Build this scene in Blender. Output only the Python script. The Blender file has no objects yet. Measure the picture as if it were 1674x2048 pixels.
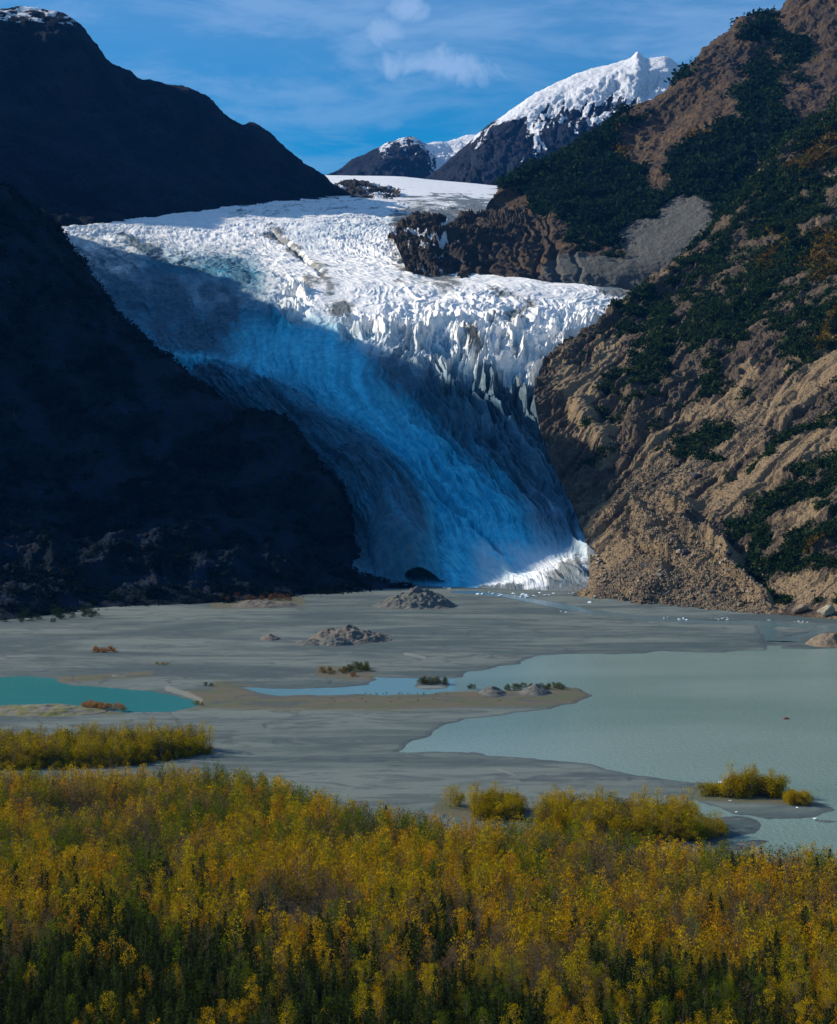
import bpy, math, random, time
import numpy as np
T0 = time.time()
random.seed(7)
rng = np.random.default_rng(11)
f32 = np.float32
H, F, YH, CX = 142.0, 3300.0, 900.0, 837.0      # eye height (m), focal length, horizon line and centre column
scene = bpy.context.scene
col = scene.collection

# ------------------------------------------------------------------ helpers
def W(px, py, D):
    return ((px - CX) / F * D, D, H + (YH - py) / F * D)

def G(px, py, z=0.0):
    D = (H - z) * F / (py - YH)
    return ((px - CX) / F * D, D, z)

def proj(P):
    D = np.maximum(P[..., 1], 1.0)
    return CX + P[..., 0] / D * F, YH - (P[..., 2] - H) / D * F

def tag(o, label=None, cat=None, group=None, kind=None):
    if label: o['label'] = label
    if cat: o['category'] = cat
    if group: o['group'] = group
    if kind: o['kind'] = kind
    return o

# ---- numpy gradient noise
def _h(ix, iy, iz, s):
    h = (ix.astype(np.uint32) * np.uint32(374761393)) ^ (iy.astype(np.uint32) * np.uint32(668265263)) ^ (iz.astype(np.uint32) * np.uint32(2147483647)) ^ np.uint32((s * 974634777 + 12345) & 0xffffffff)
    h = (h ^ (h >> np.uint32(13))) * np.uint32(1274126177)
    h = (h ^ (h >> np.uint32(15))) * np.uint32(2246822519)
    return h ^ (h >> np.uint32(16))

_GR = np.array([[1,1,0],[-1,1,0],[1,-1,0],[-1,-1,0],[1,0,1],[-1,0,1],[1,0,-1],[-1,0,-1],[0,1,1],[0,-1,1],[0,1,-1],[0,-1,-1],[1,1,0],[-1,1,0],[0,-1,1],[0,-1,-1]], f32)
def perlin(x, y, z, s=0):
    x = np.asarray(x, f32); y = np.asarray(y, f32) + f32(0.137); z = np.asarray(z, f32) + f32(0.713)
    x, y, z = np.broadcast_arrays(x, y, z)
    fx, fy, fz = np.floor(x), np.floor(y), np.floor(z)
    ix, iy, iz = fx.astype(np.int64), fy.astype(np.int64), fz.astype(np.int64)
    dx, dy, dz = x - fx, y - fy, z - fz
    u = dx*dx*dx*(dx*(dx*6-15)+10); v = dy*dy*dy*(dy*(dy*6-15)+10); w = dz*dz*dz*(dz*(dz*6-15)+10)
    out = 0
    for a in (0, 1):
        wa = u if a else 1-u
        for b in (0, 1):
            wb = v if b else 1-v
            for c in (0, 1):
                wc = w if c else 1-w
                g = _GR[(_h((ix+a) & 0xffffffff, (iy+b) & 0xffffffff, (iz+c) & 0xffffffff, s) & np.uint32(15)).astype(np.int64)]
                out = out + wa*wb*wc*(g[..., 0]*(dx-a) + g[..., 1]*(dy-b) + g[..., 2]*(dz-c))
    return out

def fbm(x, y, z, o=4, s=0, gain=.5):
    t = 0; a = 1.; k = 1.
    for i in range(o):
        t = t + a*perlin(x*k, y*k, z*k, s+i*7); a *= gain; k *= 2.03
    return t

def ridged(x, y, z, o=4, s=0, gain=.5):          # 0..1, sharp ridges at 1
    t = 0; a = 1.; k = 1.; n = 0
    for i in range(o):
        t = t + a*(1-np.abs(perlin(x*k, y*k, z*k, s+i*7))*1.7); n += a; a *= gain; k *= 2.03
    return t/n

def sstep(a, b, x):
    t = np.clip((x-a)/(b-a), 0, 1); return t*t*(3-2*t)

# ---- mesh building
def mesh_from(name, V, quads, attrs=None, smooth=True, mats=(), midx=None, cols=None):
    me = bpy.data.meshes.new(name)
    V = np.ascontiguousarray(V, f32).reshape(-1, 3); Q = np.ascontiguousarray(quads, np.int32)
    k = Q.shape[1]
    me.vertices.add(len(V)); me.vertices.foreach_set('co', V.ravel())
    me.loops.add(Q.size); me.loops.foreach_set('vertex_index', Q.ravel())
    me.polygons.add(len(Q)); me.polygons.foreach_set('loop_start', np.arange(0, Q.size, k, dtype=np.int32))
    if midx is not None: me.polygons.foreach_set('material_index', np.asarray(midx, np.int32))
    me.update(calc_edges=True)
    me.polygons.foreach_set('use_smooth', np.full(len(Q), smooth, bool))
    for n, a in (attrs or {}).items():
        at = me.attributes.new(n, 'FLOAT', 'POINT'); at.data.foreach_set('value', np.ascontiguousarray(a, f32).ravel())
    for n, a in (cols or {}).items():
        at = me.attributes.new(n, 'FLOAT_COLOR', 'POINT')
        c = np.ones((len(V), 4), f32); c[:, :3] = a; at.data.foreach_set('color', c.ravel())
    for m in mats: me.materials.append(m)
    return me

def obj(name, me, parent=None, loc=None):
    o = bpy.data.objects.new(name, me); col.objects.link(o)
    if parent: o.parent = parent
    if loc is not None: o.location = loc
    return o

def grid_quads(n, m):
    i = np.arange(n*m, dtype=np.int32).reshape(n, m)
    return np.stack([i[:-1, :-1], i[1:, :-1], i[1:, 1:], i[:-1, 1:]], -1).reshape(-1, 4)

def cr_curve(P, t):                               # Catmull-Rom through P at parameters t in 0..len-1
    n = len(P); i = np.clip(np.floor(t).astype(int), 0, n-2); u = (t - i)
    sh = (-1,) + (1,)*(P.ndim-1); u = u.reshape(sh)
    g = lambda k: P[np.clip(k, 0, n-1)]
    p0 = np.where((i-1 < 0).reshape(sh), 2*g(i)-g(i+1), g(i-1)); p3 = np.where((i+2 > n-1).reshape(sh), 2*g(i+1)-g(i), g(i+2))
    p1, p2 = g(i), g(i+1)
    return .5*((2*p1) + (-p0+p2)*u + (2*p0-5*p1+4*p2-p3)*u*u + (-p0+3*p1-3*p2+p3)*u**3)

def resample(P, m, w=None):
    d = np.linalg.norm(np.diff(P, axis=0), axis=-1)
    if d.ndim > 1: d = d.mean(-1)
    if w is not None: d = d*w
    c = np.r_[0, np.cumsum(d)]; s = np.linspace(0, c[-1], m)
    return np.interp(s, c, np.arange(len(P)))

def loft(rows, n, m, weights=None):
    R = []
    for r in rows:
        pts = np.array([p[1:] if p[0] == 'w' else W(*p) for p in r], float)
        if len(r) >= 2:
            q = pts.copy(); q[:, 1] *= .45          # spend resolution where the eye sees it
            t = resample(q, m)
        R.append(cr_curve(pts, t))
    R = np.array(R)
    Rp = np.stack(proj(R), -1)
    t = resample(Rp, n, weights)
    return cr_curve(R, t)

def normals(P):
    a = np.gradient(P, axis=0); b = np.gradient(P, axis=1)
    N = np.cross(a, b); N /= np.maximum(np.linalg.norm(N, axis=-1, keepdims=True), 1e-9)
    s = np.where(N[..., 2:3] < 0, -1, 1)
    return N*s

def capsules(px, py, shapes):
    """soft union of fat polylines: shapes = [(pts, radius)]"""
    out = np.zeros(px.shape, f32)
    for pts, r in shapes:
        best = np.full(px.shape, 1e9, f32)
        for (x0, y0), (x1, y1) in (zip(pts[:-1], pts[1:]) if len(pts) > 1 else [(pts[0], pts[0])]):
            dx, dy = x1-x0, y1-y0; L = max(dx*dx+dy*dy, 1e-6)
            t = np.clip(((px-x0)*dx+(py-y0)*dy)/L, 0, 1)
            best = np.minimum(best, np.hypot(px-x0-t*dx, py-y0-t*dy))
        out = np.maximum(out, np.clip(1.0-best/r*.5, 0, 1))   # 1 on the line, .5 at the radius
    return out

# ------------------------------------------------------------------ node helpers
class NT:
    def __init__(s, name, world=False):
        if world: s.t = world.node_tree
        else:
            s.m = bpy.data.materials.new(name); s.m.use_nodes = True; s.t = s.m.node_tree
        s.t.nodes.clear()
    def n(s, typ, ins=None, **kw):
        x = s.t.nodes.new(typ)
        for k, v in kw.items(): setattr(x, k, v)
        for k, v in (ins or {}).items():
            if hasattr(v, 'links') or isinstance(v, bpy.types.NodeSocket): s.t.links.new(v, x.inputs[k])
            else: x.inputs[k].default_value = v
        return x
    def link(s, a, b): s.t.links.new(a, b)
    def attr(s, name): return s.n('ShaderNodeAttribute', attribute_name=name).outputs['Fac']
    def coord(s, scale=(1, 1, 1)):
        g = s.n('ShaderNodeTexCoord').outputs['Object']
        return s.n('ShaderNodeMapping', {'Vector': g, 'Scale': scale}).outputs[0]
    def noise(s, vec, scale, detail=4, rough=.55, dist=0):
        return s.n('ShaderNodeTexNoise', {'Vector': vec, 'Scale': scale, 'Detail': detail, 'Roughness': rough, 'Distortion': dist}).outputs['Fac']
    def math(s, op, a, b=0.0, clamp=False):
        x = s.n('ShaderNodeMath', {0: a, 1: b}, operation=op); x.use_clamp = clamp; return x.outputs[0]
    def ramp(s, fac, lo, hi):
        return s.n('ShaderNodeMapRange', {'Value': fac, 'From Min': lo, 'From Max': hi}, interpolation_type='SMOOTHSTEP').outputs[0]
    def mix(s, fac, a, b, mode='MIX'):
        x = s.n('ShaderNodeMix', data_type='RGBA', blend_type=mode)
        for k, v in ((0, fac), (6, a), (7, b)):
            if isinstance(v, bpy.types.NodeSocket): s.t.links.new(v, x.inputs[k])
            else: x.inputs[k].default_value = v if k == 0 else (*v, 1)[:4]
        return x.outputs[2]
    def bump(s, h, strength, dist, normal=None):
        d = {'Height': h, 'Strength': strength, 'Distance': dist}
        if normal is not None: d['Normal'] = normal
        return s.n('ShaderNodeBump', d).outputs[0]
    def principled(s, color, rough=.9, normal=None, spec=.2, **kw):
        d = {'Base Color': color if isinstance(color, bpy.types.NodeSocket) else (*color, 1)[:4], 'Roughness': rough, 'Specular IOR Level': spec}
        if normal is not None: d['Normal'] = normal
        d.update(kw)
        p = s.n('ShaderNodeBsdfPrincipled', d)
        s.n('ShaderNodeOutputMaterial', {'Surface': p.outputs[0]})
        return s.m

# ------------------------------------------------------------------ materials
def rock_mat(name, rock_a, rock_b, scree_c, veg_a, veg_b, sc=1.0, gold=(.30, .17, .03)):
    t = NT(name); c = t.coord()
    n1 = t.noise(c, .018*sc, 6, .6); n2 = t.noise(c, .11*sc, 6, .65); n3 = t.noise(c, .5*sc, 5, .65)
    base = t.mix(t.ramp(n1, .38, .62), rock_a, rock_b)
    base = t.mix(t.math('MULTIPLY', t.ramp(n2, .38, .62), .7), base, (.03, .026, .024))
    n4 = t.noise(c, 1.6*sc, 4, .7)
    base = t.mix(t.math('MULTIPLY', t.ramp(n4, .5, .68), .35), base, scree_c)
    base = t.mix(t.math('MULTIPLY', t.ramp(n3, .45, .62), .30), base, scree_c)
    scr = t.ramp(t.math('ADD', t.attr('scree'), t.math('MULTIPLY', t.math('SUBTRACT', n2, .5), .5)), .42, .58)
    sc_col = t.mix(t.ramp(n3, .3, .7), [v*.72 for v in scree_c], [min(1, v*1.18) for v in scree_c])
    base = t.mix(scr, base, sc_col)
    vfac = t.ramp(t.math('ADD', t.attr('veg'), t.math('ADD', t.math('MULTIPLY', t.math('SUBTRACT', n2, .5), .9), t.math('MULTIPLY', t.math('SUBTRACT', n3, .5), .8))), .36, .66)
    vcol = t.mix(t.ramp(t.noise(c, .25*sc, 5, .7), .4, .62), veg_a, veg_b)
    gfac = t.ramp(t.math('ADD', t.attr('gold'), t.math('MULTIPLY', t.math('SUBTRACT', n3, .5), 1.2)), .45, .6)
    vcol = t.mix(gfac, vcol, gold)
    base = t.mix(vfac, base, vcol)
    sn = t.ramp(t.math('ADD', t.attr('snow'), t.math('ADD', t.math('MULTIPLY', t.math('SUBTRACT', n2, .5), .7), t.math('MULTIPLY', t.math('SUBTRACT', n3, .5), .4))), .47, .53)
    base = t.mix(sn, base, (.86, .88, .92))
    hgt = t.math('ADD', t.math('MULTIPLY', n2, 3.0), t.math('ADD', t.math('MULTIPLY', n3, 1.3), t.math('MULTIPLY', n4, .4)))
    return t.principled(base, .95, t.bump(hgt, .9, 2.4/sc), .08)

M = {}
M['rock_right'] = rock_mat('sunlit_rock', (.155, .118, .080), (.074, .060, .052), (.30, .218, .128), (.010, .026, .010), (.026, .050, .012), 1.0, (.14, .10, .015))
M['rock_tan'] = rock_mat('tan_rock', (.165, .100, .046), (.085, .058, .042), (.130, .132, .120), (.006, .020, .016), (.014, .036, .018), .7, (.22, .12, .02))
M['rock_left'] = rock_mat('painted_shade_rock', (.009, .020, .046), (.004, .011, .028), (.022, .040, .085), (.002, .008, .016), (.006, .016, .018), 1.0)  # navy shade of this mountain is put into the rock colour
M['rock_far'] = rock_mat('far_rock', (.010, .020, .040), (.005, .012, .028), (.018, .030, .055), (.003, .010, .018), (.005, .014, .020), .5)  # dark navy stands in for shade on the far left face
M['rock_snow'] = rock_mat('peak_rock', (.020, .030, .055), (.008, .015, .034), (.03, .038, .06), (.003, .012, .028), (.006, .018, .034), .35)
M['rock_knob'] = rock_mat('dark_outcrop_rock', (.10, .078, .055), (.045, .042, .040), (.12, .11, .09), (.02, .03, .015), (.03, .04, .02), 1.2)

def ice_mat():
    t = NT('glacier_ice'); c = t.coord()
    n1 = t.noise(c, .012, 5, .6); n2 = t.noise(c, .09, 6, .65); n3 = t.noise(c, .45, 5, .65)
    white = t.mix(t.ramp(n2, .40, .75), (.93, .91, .87), (.74, .77, .78))
    blue = t.mix(t.ramp(n2, .35, .65), (.010, .19, .31), (.035, .30, .44))
    blue = t.mix(t.attr('band'), blue, t.mix(t.ramp(n2, .35, .65), (.02, .48, .70), (.10, .66, .84)))
    base = t.mix(t.math('MAXIMUM', t.attr('blue'), t.attr('band')), white, blue)
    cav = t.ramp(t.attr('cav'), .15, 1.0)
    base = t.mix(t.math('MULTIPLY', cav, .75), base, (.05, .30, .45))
    d = t.ramp(t.math('ADD', t.attr('dirt_shade'), t.math('ADD', t.math('MULTIPLY', t.math('SUBTRACT', n2, .5), .9), t.math('MULTIPLY', t.math('SUBTRACT', n3, .5), .5))), .36, .78)
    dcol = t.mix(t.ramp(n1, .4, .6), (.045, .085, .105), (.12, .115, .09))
    dcol = t.mix(t.attr('dark_ice_shade'), dcol, (.018, .07, .115))
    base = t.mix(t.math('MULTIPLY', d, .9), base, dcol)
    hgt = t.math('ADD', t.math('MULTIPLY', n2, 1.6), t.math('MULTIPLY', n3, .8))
    df = t.math('MULTIPLY', t.attr('dark_ice_shade'), t.ramp(n1, .30, .50))
    base = t.mix(t.math('MULTIPLY', df, .62), base, t.mix(t.ramp(n2, .4, .6), (.012, .075, .12), (.05, .15, .21)))  # dark ice, with painted shade laid over the colour
    return t.principled(base, .6, t.bump(hgt, .6, 1.3), .25)
M['ice'] = ice_mat()

def silt_mat():
    t = NT('grey_silt'); g = t.n('ShaderNodeTexCoord').outputs['Object']
    st = t.n('ShaderNodeMapping', {'Vector': g, 'Scale': (.35, 1, 1), 'Rotation': (0, 0, .12)}).outputs[0]
    n1 = t.noise(st, .014, 7, .65, .8); n2 = t.noise(st, .07, 8, .7, 1.4); n3 = t.noise(g, .8, 4, .6)
    base = t.mix(t.ramp(n1, .42, .60), (.058, .086, .082), (.138, .166, .144))
    base = t.mix(t.math('MULTIPLY', t.ramp(n2, .48, .62), .6), base, (.040, .056, .060))
    base = t.mix(t.math('MULTIPLY', t.ramp(t.noise(st, .05, 7, .7, 2.2), .54, .66), .55), base, (.16, .175, .155))
    br = t.ramp(t.math('ADD', t.attr('bar'), t.math('MULTIPLY', t.math('SUBTRACT', n2, .5), .8)), .35, .65)
    barc = t.mix(t.ramp(n2, .42, .58), (.115, .095, .062), (.085, .095, .045))
    base = t.mix(br, base, barc)
    tan = t.ramp(t.math('ADD', t.attr('tan'), t.math('MULTIPLY', t.math('SUBTRACT', n2, .5), .9)), .35, .8)
    base = t.mix(t.math('MULTIPLY', tan, .6), base, (.26, .26, .21))
    wet = t.ramp(t.attr('wet'), .2, 1)
    base = t.mix(t.math('MULTIPLY', wet, .65), base, (.055, .07, .075))
    fo = t.attr('soil'); base = t.mix(fo, base, (.045, .038, .022))
    p = t.mix(t.math('MULTIPLY', t.ramp(n3, .55, .7), .25), base, (.09, .1, .1))
    return t.principled(p, .8, t.bump(t.math('ADD', n3, t.math('MULTIPLY', n2, 4)), .35, .5), .3)
M['silt'] = silt_mat()

def water_mat(name, c1, c2, rough=.22, bump=.35):
    t = NT(name); g = t.n('ShaderNodeTexCoord').outputs['Object']
    st = t.n('ShaderNodeMapping', {'Vector': g, 'Scale': (.35, 1, 1)}).outputs[0]
    n1 = t.noise(st, .006, 4, .55, .5)
    c = t.mix(t.ramp(n1, .35, .65), c1, c2)
    rp = t.noise(g, .45, 5, .6, .4)
    return t.principled(c, rough, t.bump(rp, bump, .5), .5, **{'IOR': 1.33})
M['lake'] = water_mat('milky_lake_water', (.150, .240, .205), (.215, .305, .270), .2, .9)
M['pond'] = water_mat('turquoise_water', (.035, .20, .195), (.055, .235, .22))
M['channel'] = water_mat('pale_blue_water', (.13, .27, .31), (.17, .30, .33))
M['stream'] = water_mat('meltwater', (.075, .145, .165), (.10, .175, .19))

def leaf_mat():
    t = NT('leaves')
    oi = t.n('ShaderNodeObjectInfo')
    vc = t.n('ShaderNodeAttribute', attribute_name='leafcol').outputs['Color']
    c = t.mix(1.0, oi.outputs['Color'], vc, 'MULTIPLY')
    df = t.n('ShaderNodeBsdfDiffuse', {'Color': c}); tr = t.n('ShaderNodeBsdfTranslucent', {'Color': c})
    mx = t.n('ShaderNodeMixShader', {0: .32, 1: df.outputs[0], 2: tr.outputs[0]})
    t.n('ShaderNodeOutputMaterial', {'Surface': mx.outputs[0]})
    return t.m
M['leaf'] = leaf_mat()
def plain(name, c1, c2, scale=.8, rough=.9, bump=.5, dist=.2):
    t = NT(name); c = t.coord(); n = t.noise(c, scale, 5, .6)
    return t.principled(t.mix(t.ramp(n, .35, .65), c1, c2), rough, t.bump(n, bump, dist), .2)
M['bark'] = plain('grey_bark', (.13, .115, .10), (.07, .06, .055), 2)
M['dark_bark'] = plain('dark_bark', (.06, .05, .04), (.03, .028, .025), 2)
M['boulder'] = plain('tan_boulder', (.22, .17, .11), (.12, .098, .075), .5, .9, .8, .6)
M['boulder_pale'] = plain('pale_boulder', (.38, .32, .22), (.28, .24, .17), .5, .9, .8, .6)
M['boulder_dark'] = plain('dark_boulder', (.08, .075, .075), (.05, .05, .052), .5, .9, .8, .6)
M['gravel'] = plain('mound_gravel', (.135, .135, .115), (.08, .085, .08), .25, .95, .9, 1.0)
M['gravel_warm'] = plain('warm_mound_gravel', (.165, .14, .11), (.10, .095, .08), .25, .95, .9, 1.0)
M['mound_grass'] = plain('grassy_gravel', (.17, .16, .13), (.15, .15, .05), .12, .95, .8, .8)
M['iceberg'] = plain('floating_ice', (.85, .9, .93), (.65, .78, .85), .8, .5, .4, .2)
M['red'] = plain('red_rubber', (.55, .08, .05), (.45, .07, .05), 3, .5, .1, .05)
M['teal'] = plain('teal_fabric', (.02, .30, .34), (.02, .25, .30), 3, .6, .1, .05)
M['black'] = plain('black_rubber', (.02, .02, .022), (.03, .03, .03), 3, .6, .1, .05)

# ------------------------------------------------------------------ the glacier
def terrain(name, P, attrs, mat, **tg):
    n, m = P.shape[:2]
    me = mesh_from(name, P, grid_quads(n, m), attrs, True, (mat,))
    o = obj(name, me); tag(o, **tg); return o

g_rows = [
 [(600,350,7200),(700,351,7200),(800,353,7200),(870,360,7100),(940,366,7000),(1000,372,6800),(1080,380,6600)],
 [(600,356,6500),(700,357,6500),(790,360,6400),(870,367,6300),(940,373,6200),(1000,379,6100),(1080,388,6000)],
 [(600,380,5200),(700,380,5200),(790,384,5200),(870,390,5100),(940,397,5000),(1000,403,4900),(1080,412,4800)],
 [(330,440,3850),(430,418,3950),(540,410,4050),(660,409,4200),(780,413,4200),(880,424,4100),(980,434,3950),(1060,440,3850)],
 [(40,464,3350),(150,459,3350),(300,452,3450),(450,444,3600),(580,442,3650),(700,448,3600),(820,462,3450),(900,478,3350),(980,492,3200)],
 [(80,500,3180),(240,503,3150),(400,500,3150),(560,500,3150),(690,510,3100),(800,522,3000),(880,540,2920),(960,566,2830)],
 [(110,540,3020),(250,545,2980),(400,548,2920),(520,550,2860),(620,552,2820),(740,560,2780),(850,568,2750),(1000,566,2760),(1140,571,2760),(1300,584,2760)],
 [(170,600,2880),(300,610,2800),(420,610,2700),(510,590,2640),(600,585,2650),(690,588,2650),(800,592,2640),(940,592,2640),(1100,598,2640),(1290,612,2640)],
 [(210,645,2740),(330,660,2640),(430,655,2540),(510,640,2510),(600,632,2500),(690,625,2500),(795,625,2490),(925,630,2480),(1080,640,2480),(1240,650,2490)],
 [(250,685,2600),(340,700,2520),(440,695,2440),(530,680,2400),(615,672,2380),(705,668,2370),(810,670,2360),(930,680,2350),(1060,695,2350),(1170,700,2370)],
 [(280,720,2480),(370,745,2390),(470,755,2310),(565,755,2270),(655,752,2240),(755,752,2230),(860,758,2225),(970,765,2220),(1065,770,2220),(1130,770,2220)],
 [(340,780,2340),(430,800,2260),(530,815,2190),(620,825,2150),(710,832,2130),(805,838,2120),(905,845,2110),(1000,850,2105),(1080,845,2110),(1150,840,2120)],
 [(440,870,2170),(530,885,2110),(620,895,2065),(700,905,2035),(790,915,2010),(880,925,1995),(970,935,1980),(1050,935,1975),(1120,925,1985),(1190,915,2000)],
 [(560,970,1990),(630,980,1955),(710,990,1930),(790,1000,1905),(870,1010,1885),(950,1018,1875),(1030,1022,1865),(1100,1015,1865),(1160,1005,1870),(1230,990,1880)],
 [(620,1060,1880),(690,1070,1850),(760,1080,1825),(830,1085,1808),(900,1090,1795),(970,1095,1785),(1040,1095,1775),(1110,1090,1768),(1170,1082,1765),(1240,1070,1770)],
 [(680,1130,1780),(740,1130,1768),(800,1132,1758),(850,1135,1750),(910,1140,1738),(970,1145,1725),(1040,1148,1712),(1110,1142,1705),(1170,1135,1705),(1240,1125,1710)],
 [(700,1160,1735),(750,1160,1730),(800,1158,1728),(850,1160,1722),(910,1168,1706),(970,1176,1690),(1040,1182,1672),(1110,1182,1660),(1170,1178,1655),(1230,1170,1660)],
 [(700,1180,1722),(750,1182,1718),(800,1182,1716),(850,1186,1710),(910,1195,1694),(970,1202,1678),(1040,1208,1660),(1110,1208,1648),(1170,1204,1640),(1230,1200,1640)],
]
def make_glacier():
    n, m = 1150, 900
    P = loft(g_rows, n, m)
    N = normals(P); px, py = proj(P)
    # metric coordinates along and across the flow
    V = np.cumsum(np.r_[np.zeros((1, m)), np.linalg.norm(np.diff(P, axis=0), axis=-1)], 0)
    U = np.cumsum(np.c_[np.zeros((n, 1)), np.linalg.norm(np.diff(P, axis=1), axis=-1)], 1)
    X, Y, Z = P[..., 0], P[..., 1], P[..., 2]
    w1 = fbm(X*.012, Y*.012, Z*.012, 3, 3); w2 = fbm(X*.012+9, Y*.012, Z*.012, 3, 5)
    J = np.linspace(0, 820, m)[None, :] + 0*U                    # follows the stream lines of the ice
    uu, vv = J + 16*w1, V + 22*w2
    far = sstep(2950, 3300, Y); low = sstep(1150, 1050, py)
    lip = np.clip(1.35*capsules(px, py, [([(835,650),(930,665),(1030,680),(1110,690)],46), ([(900,700),(1000,760),(1100,810)],44), ([(700,655),(840,650)],17), ([(1080,640),(1180,630)],20), ([(590,590),(570,640)],22)]), 0, 1)
    term = sstep(1120, 1040, py)
    fall = sstep(650, 720, py)*sstep(1040, 900, py)*sstep(760, 900, px)
    tong = sstep(700, 760, py)*sstep(1120, 1040, py)
    calm = sstep(556, 572, py)*sstep(650, 612, py)*sstep(660, 760, px)
    fl = ridged(uu/34, vv/190, 0, 4, 21, .5)                      # fins and flutes running down the fall
    fins = sstep(.35, 1.0, fl)**1.2 - .42
    fl2 = ridged(uu/13, vv/120, 3., 3, 23, .55)
    fins2 = sstep(.35, 1.0, fl2) - .45
    cut2 = ridged(uu/60, vv/34, 2.2, 3, 35, .5)
    tooth = -sstep(.62, .95, cut2)                                # cross cracks break the fins into teeth
    cv = ridged(uu/150, vv/20, 2.2, 4, 33, .5); crev = -sstep(.70, .95, cv)
    bl = ridged(X/34, Y/34, Z/34, 5, 44, .55) - .6
    sm = fbm(X/70, Y/70, Z/70, 4, 55); fine = fbm(X/6, Y/6, Z/6, 3, 66, .6)
    d = 4*sm + .5*fine
    d += (.2+.8*term)*fins*(1.5 + 27*lip + 14*fall + 5*tong)*(1-.8*calm)*(1-.8*far)
    d *= 1; d += (.25+.75*term)*fins2*(1.2 + 5*lip + 4*fall + 3.0*tong + .6*calm)*(1-.6*far)
    d += tooth*(13*lip + 1.5*fall + .8*tong + .5)
    d += crev*(1.4 + 3.2*far)*(1-.55*calm)*(1-.6*low)*(1-.6*tong)
    rough = capsules(px, py, [([(150,500),(300,560),(420,600),(500,560)],70), ([(560,600),(520,650)],30), ([(700,470),(820,500)],40), ([(330,720),(520,830),(640,960),(720,1080)],46)])
    d += bl*(1.2 + 8*np.clip(rough*1.5, 0, 1) + 4*lip + 3*far*sstep(3900, 3400, Y))*(1-.8*calm)
    d += far*8*(ridged(X/120, Y/50, 1., 5, 77, .6)-.6)*sstep(5200, 4500, Y)
    d += 9*(ridged((px+py*.3)/150, (py-px*.2)/36, 0, 3, 78, .5)-.6)*rough
    gentle = sstep(4300, 4900, Y); d *= (1-.85*gentle)
    # medial channels in the tongue
    cut = capsules(px, py, [([(300,712),(420,735),(520,780),(600,870),(680,960)],6), ([(700,835),(800,900),(900,1000),(1000,1100)],5), ([(895,700),(925,760),(990,900)],15), ([(545,465),(590,500),(640,540)],5)])
    d -= 12*sstep(.3, 1, cut)
    # left tongue stands proud of the right one, with a steep side at px ~866
    lobe = capsules(px+5*w1, py, [([(430,790),(560,850),(680,915),(760,985),(800,1060),(812,1130)],34)])
    d += 34*np.sqrt(np.clip(lobe*1.15, 0, 1))*sstep(1175, 1120, py)
    d += 8*sstep(880, 846, px+6*w1)*sstep(900, 1010, py)*sstep(1175, 1120, py)*sstep(600, 760, px)
    # meltwater cave mouth
    cave = ((px-850)/38)**2 + ((py-1161)/6.8)**2
    edge = sstep(1178, 1150, py)
    d *= (.35+.65*edge)
    lobes = ridged((X*.75+Z*1.1)/38, (Z-X)/130, 0, 3, 91, .4)
    d += 12*(sstep(.45, .95, lobes)-.4)*sstep(1050, 1110, py)*sstep(900, 960, px)*edge
    d = d*(1-sstep(1172, 1205, px)*sstep(1040, 1090, py))
    Q = P + N*d[..., None]*np.array([.85, .85, 1.0])
    Q[..., 1] += 55*sstep(1.12, .85, cave); Q[..., 2] += 4*sstep(1.12, .85, cave)
    # colour masks: debris bands, bare blue ice, crevasse depth, with mountain shade painted in
    wx, wy = px + 14*w1, py + 14*w2
    dirt_shade = capsules(wx, wy, [
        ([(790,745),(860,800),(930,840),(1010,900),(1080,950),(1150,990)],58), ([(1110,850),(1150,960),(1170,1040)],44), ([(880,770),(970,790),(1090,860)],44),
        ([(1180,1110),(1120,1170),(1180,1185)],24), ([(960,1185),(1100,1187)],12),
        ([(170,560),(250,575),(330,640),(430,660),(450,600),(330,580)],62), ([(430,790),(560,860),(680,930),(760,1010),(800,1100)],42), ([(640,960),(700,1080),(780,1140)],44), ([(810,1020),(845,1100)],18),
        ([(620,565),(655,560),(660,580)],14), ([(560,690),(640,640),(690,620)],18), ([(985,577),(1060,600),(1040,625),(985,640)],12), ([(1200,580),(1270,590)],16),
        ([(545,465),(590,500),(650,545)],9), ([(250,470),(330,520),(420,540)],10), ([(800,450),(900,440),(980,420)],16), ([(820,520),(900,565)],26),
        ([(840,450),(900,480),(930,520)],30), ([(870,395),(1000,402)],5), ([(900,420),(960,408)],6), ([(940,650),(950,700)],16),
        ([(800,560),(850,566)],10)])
    dirt_shade = np.clip(dirt_shade*1.05, 0, 1)*(.75+.55*fbm(J/30, V/160, 0, 3, 12)) + .34*np.clip(fbm(J/15+.8*w1, V/420, 0, 4, 14, .6)+.04, 0, 1)*(1-calm)  # debris, plus dark patches that paint shade into the ice
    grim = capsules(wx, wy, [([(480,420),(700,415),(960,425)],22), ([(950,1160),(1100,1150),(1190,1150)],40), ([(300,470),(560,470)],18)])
    dirt_shade = np.clip(dirt_shade + .06*sm + .03 + .30*grim + .9*np.clip(fbm(px/80+py/30, (py+px*.05)/5, 0, 4, 18)-.05, 0, 1)*sstep(450, 400, py)*sstep(350, 372, py), 0, 1)
    blue = capsules(wx, wy, [
        ([(530,700),(640,720),(700,800),(790,870),(890,950),(950,1030),(970,1100)],58), ([(600,700),(700,690)],14),
        ([(430,735),(560,790),(640,840)],34), ([(900,1060),(900,1150)],60), ([(500,545),(300,530)],24),
        ([(600,470),(800,440)],9)])
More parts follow.
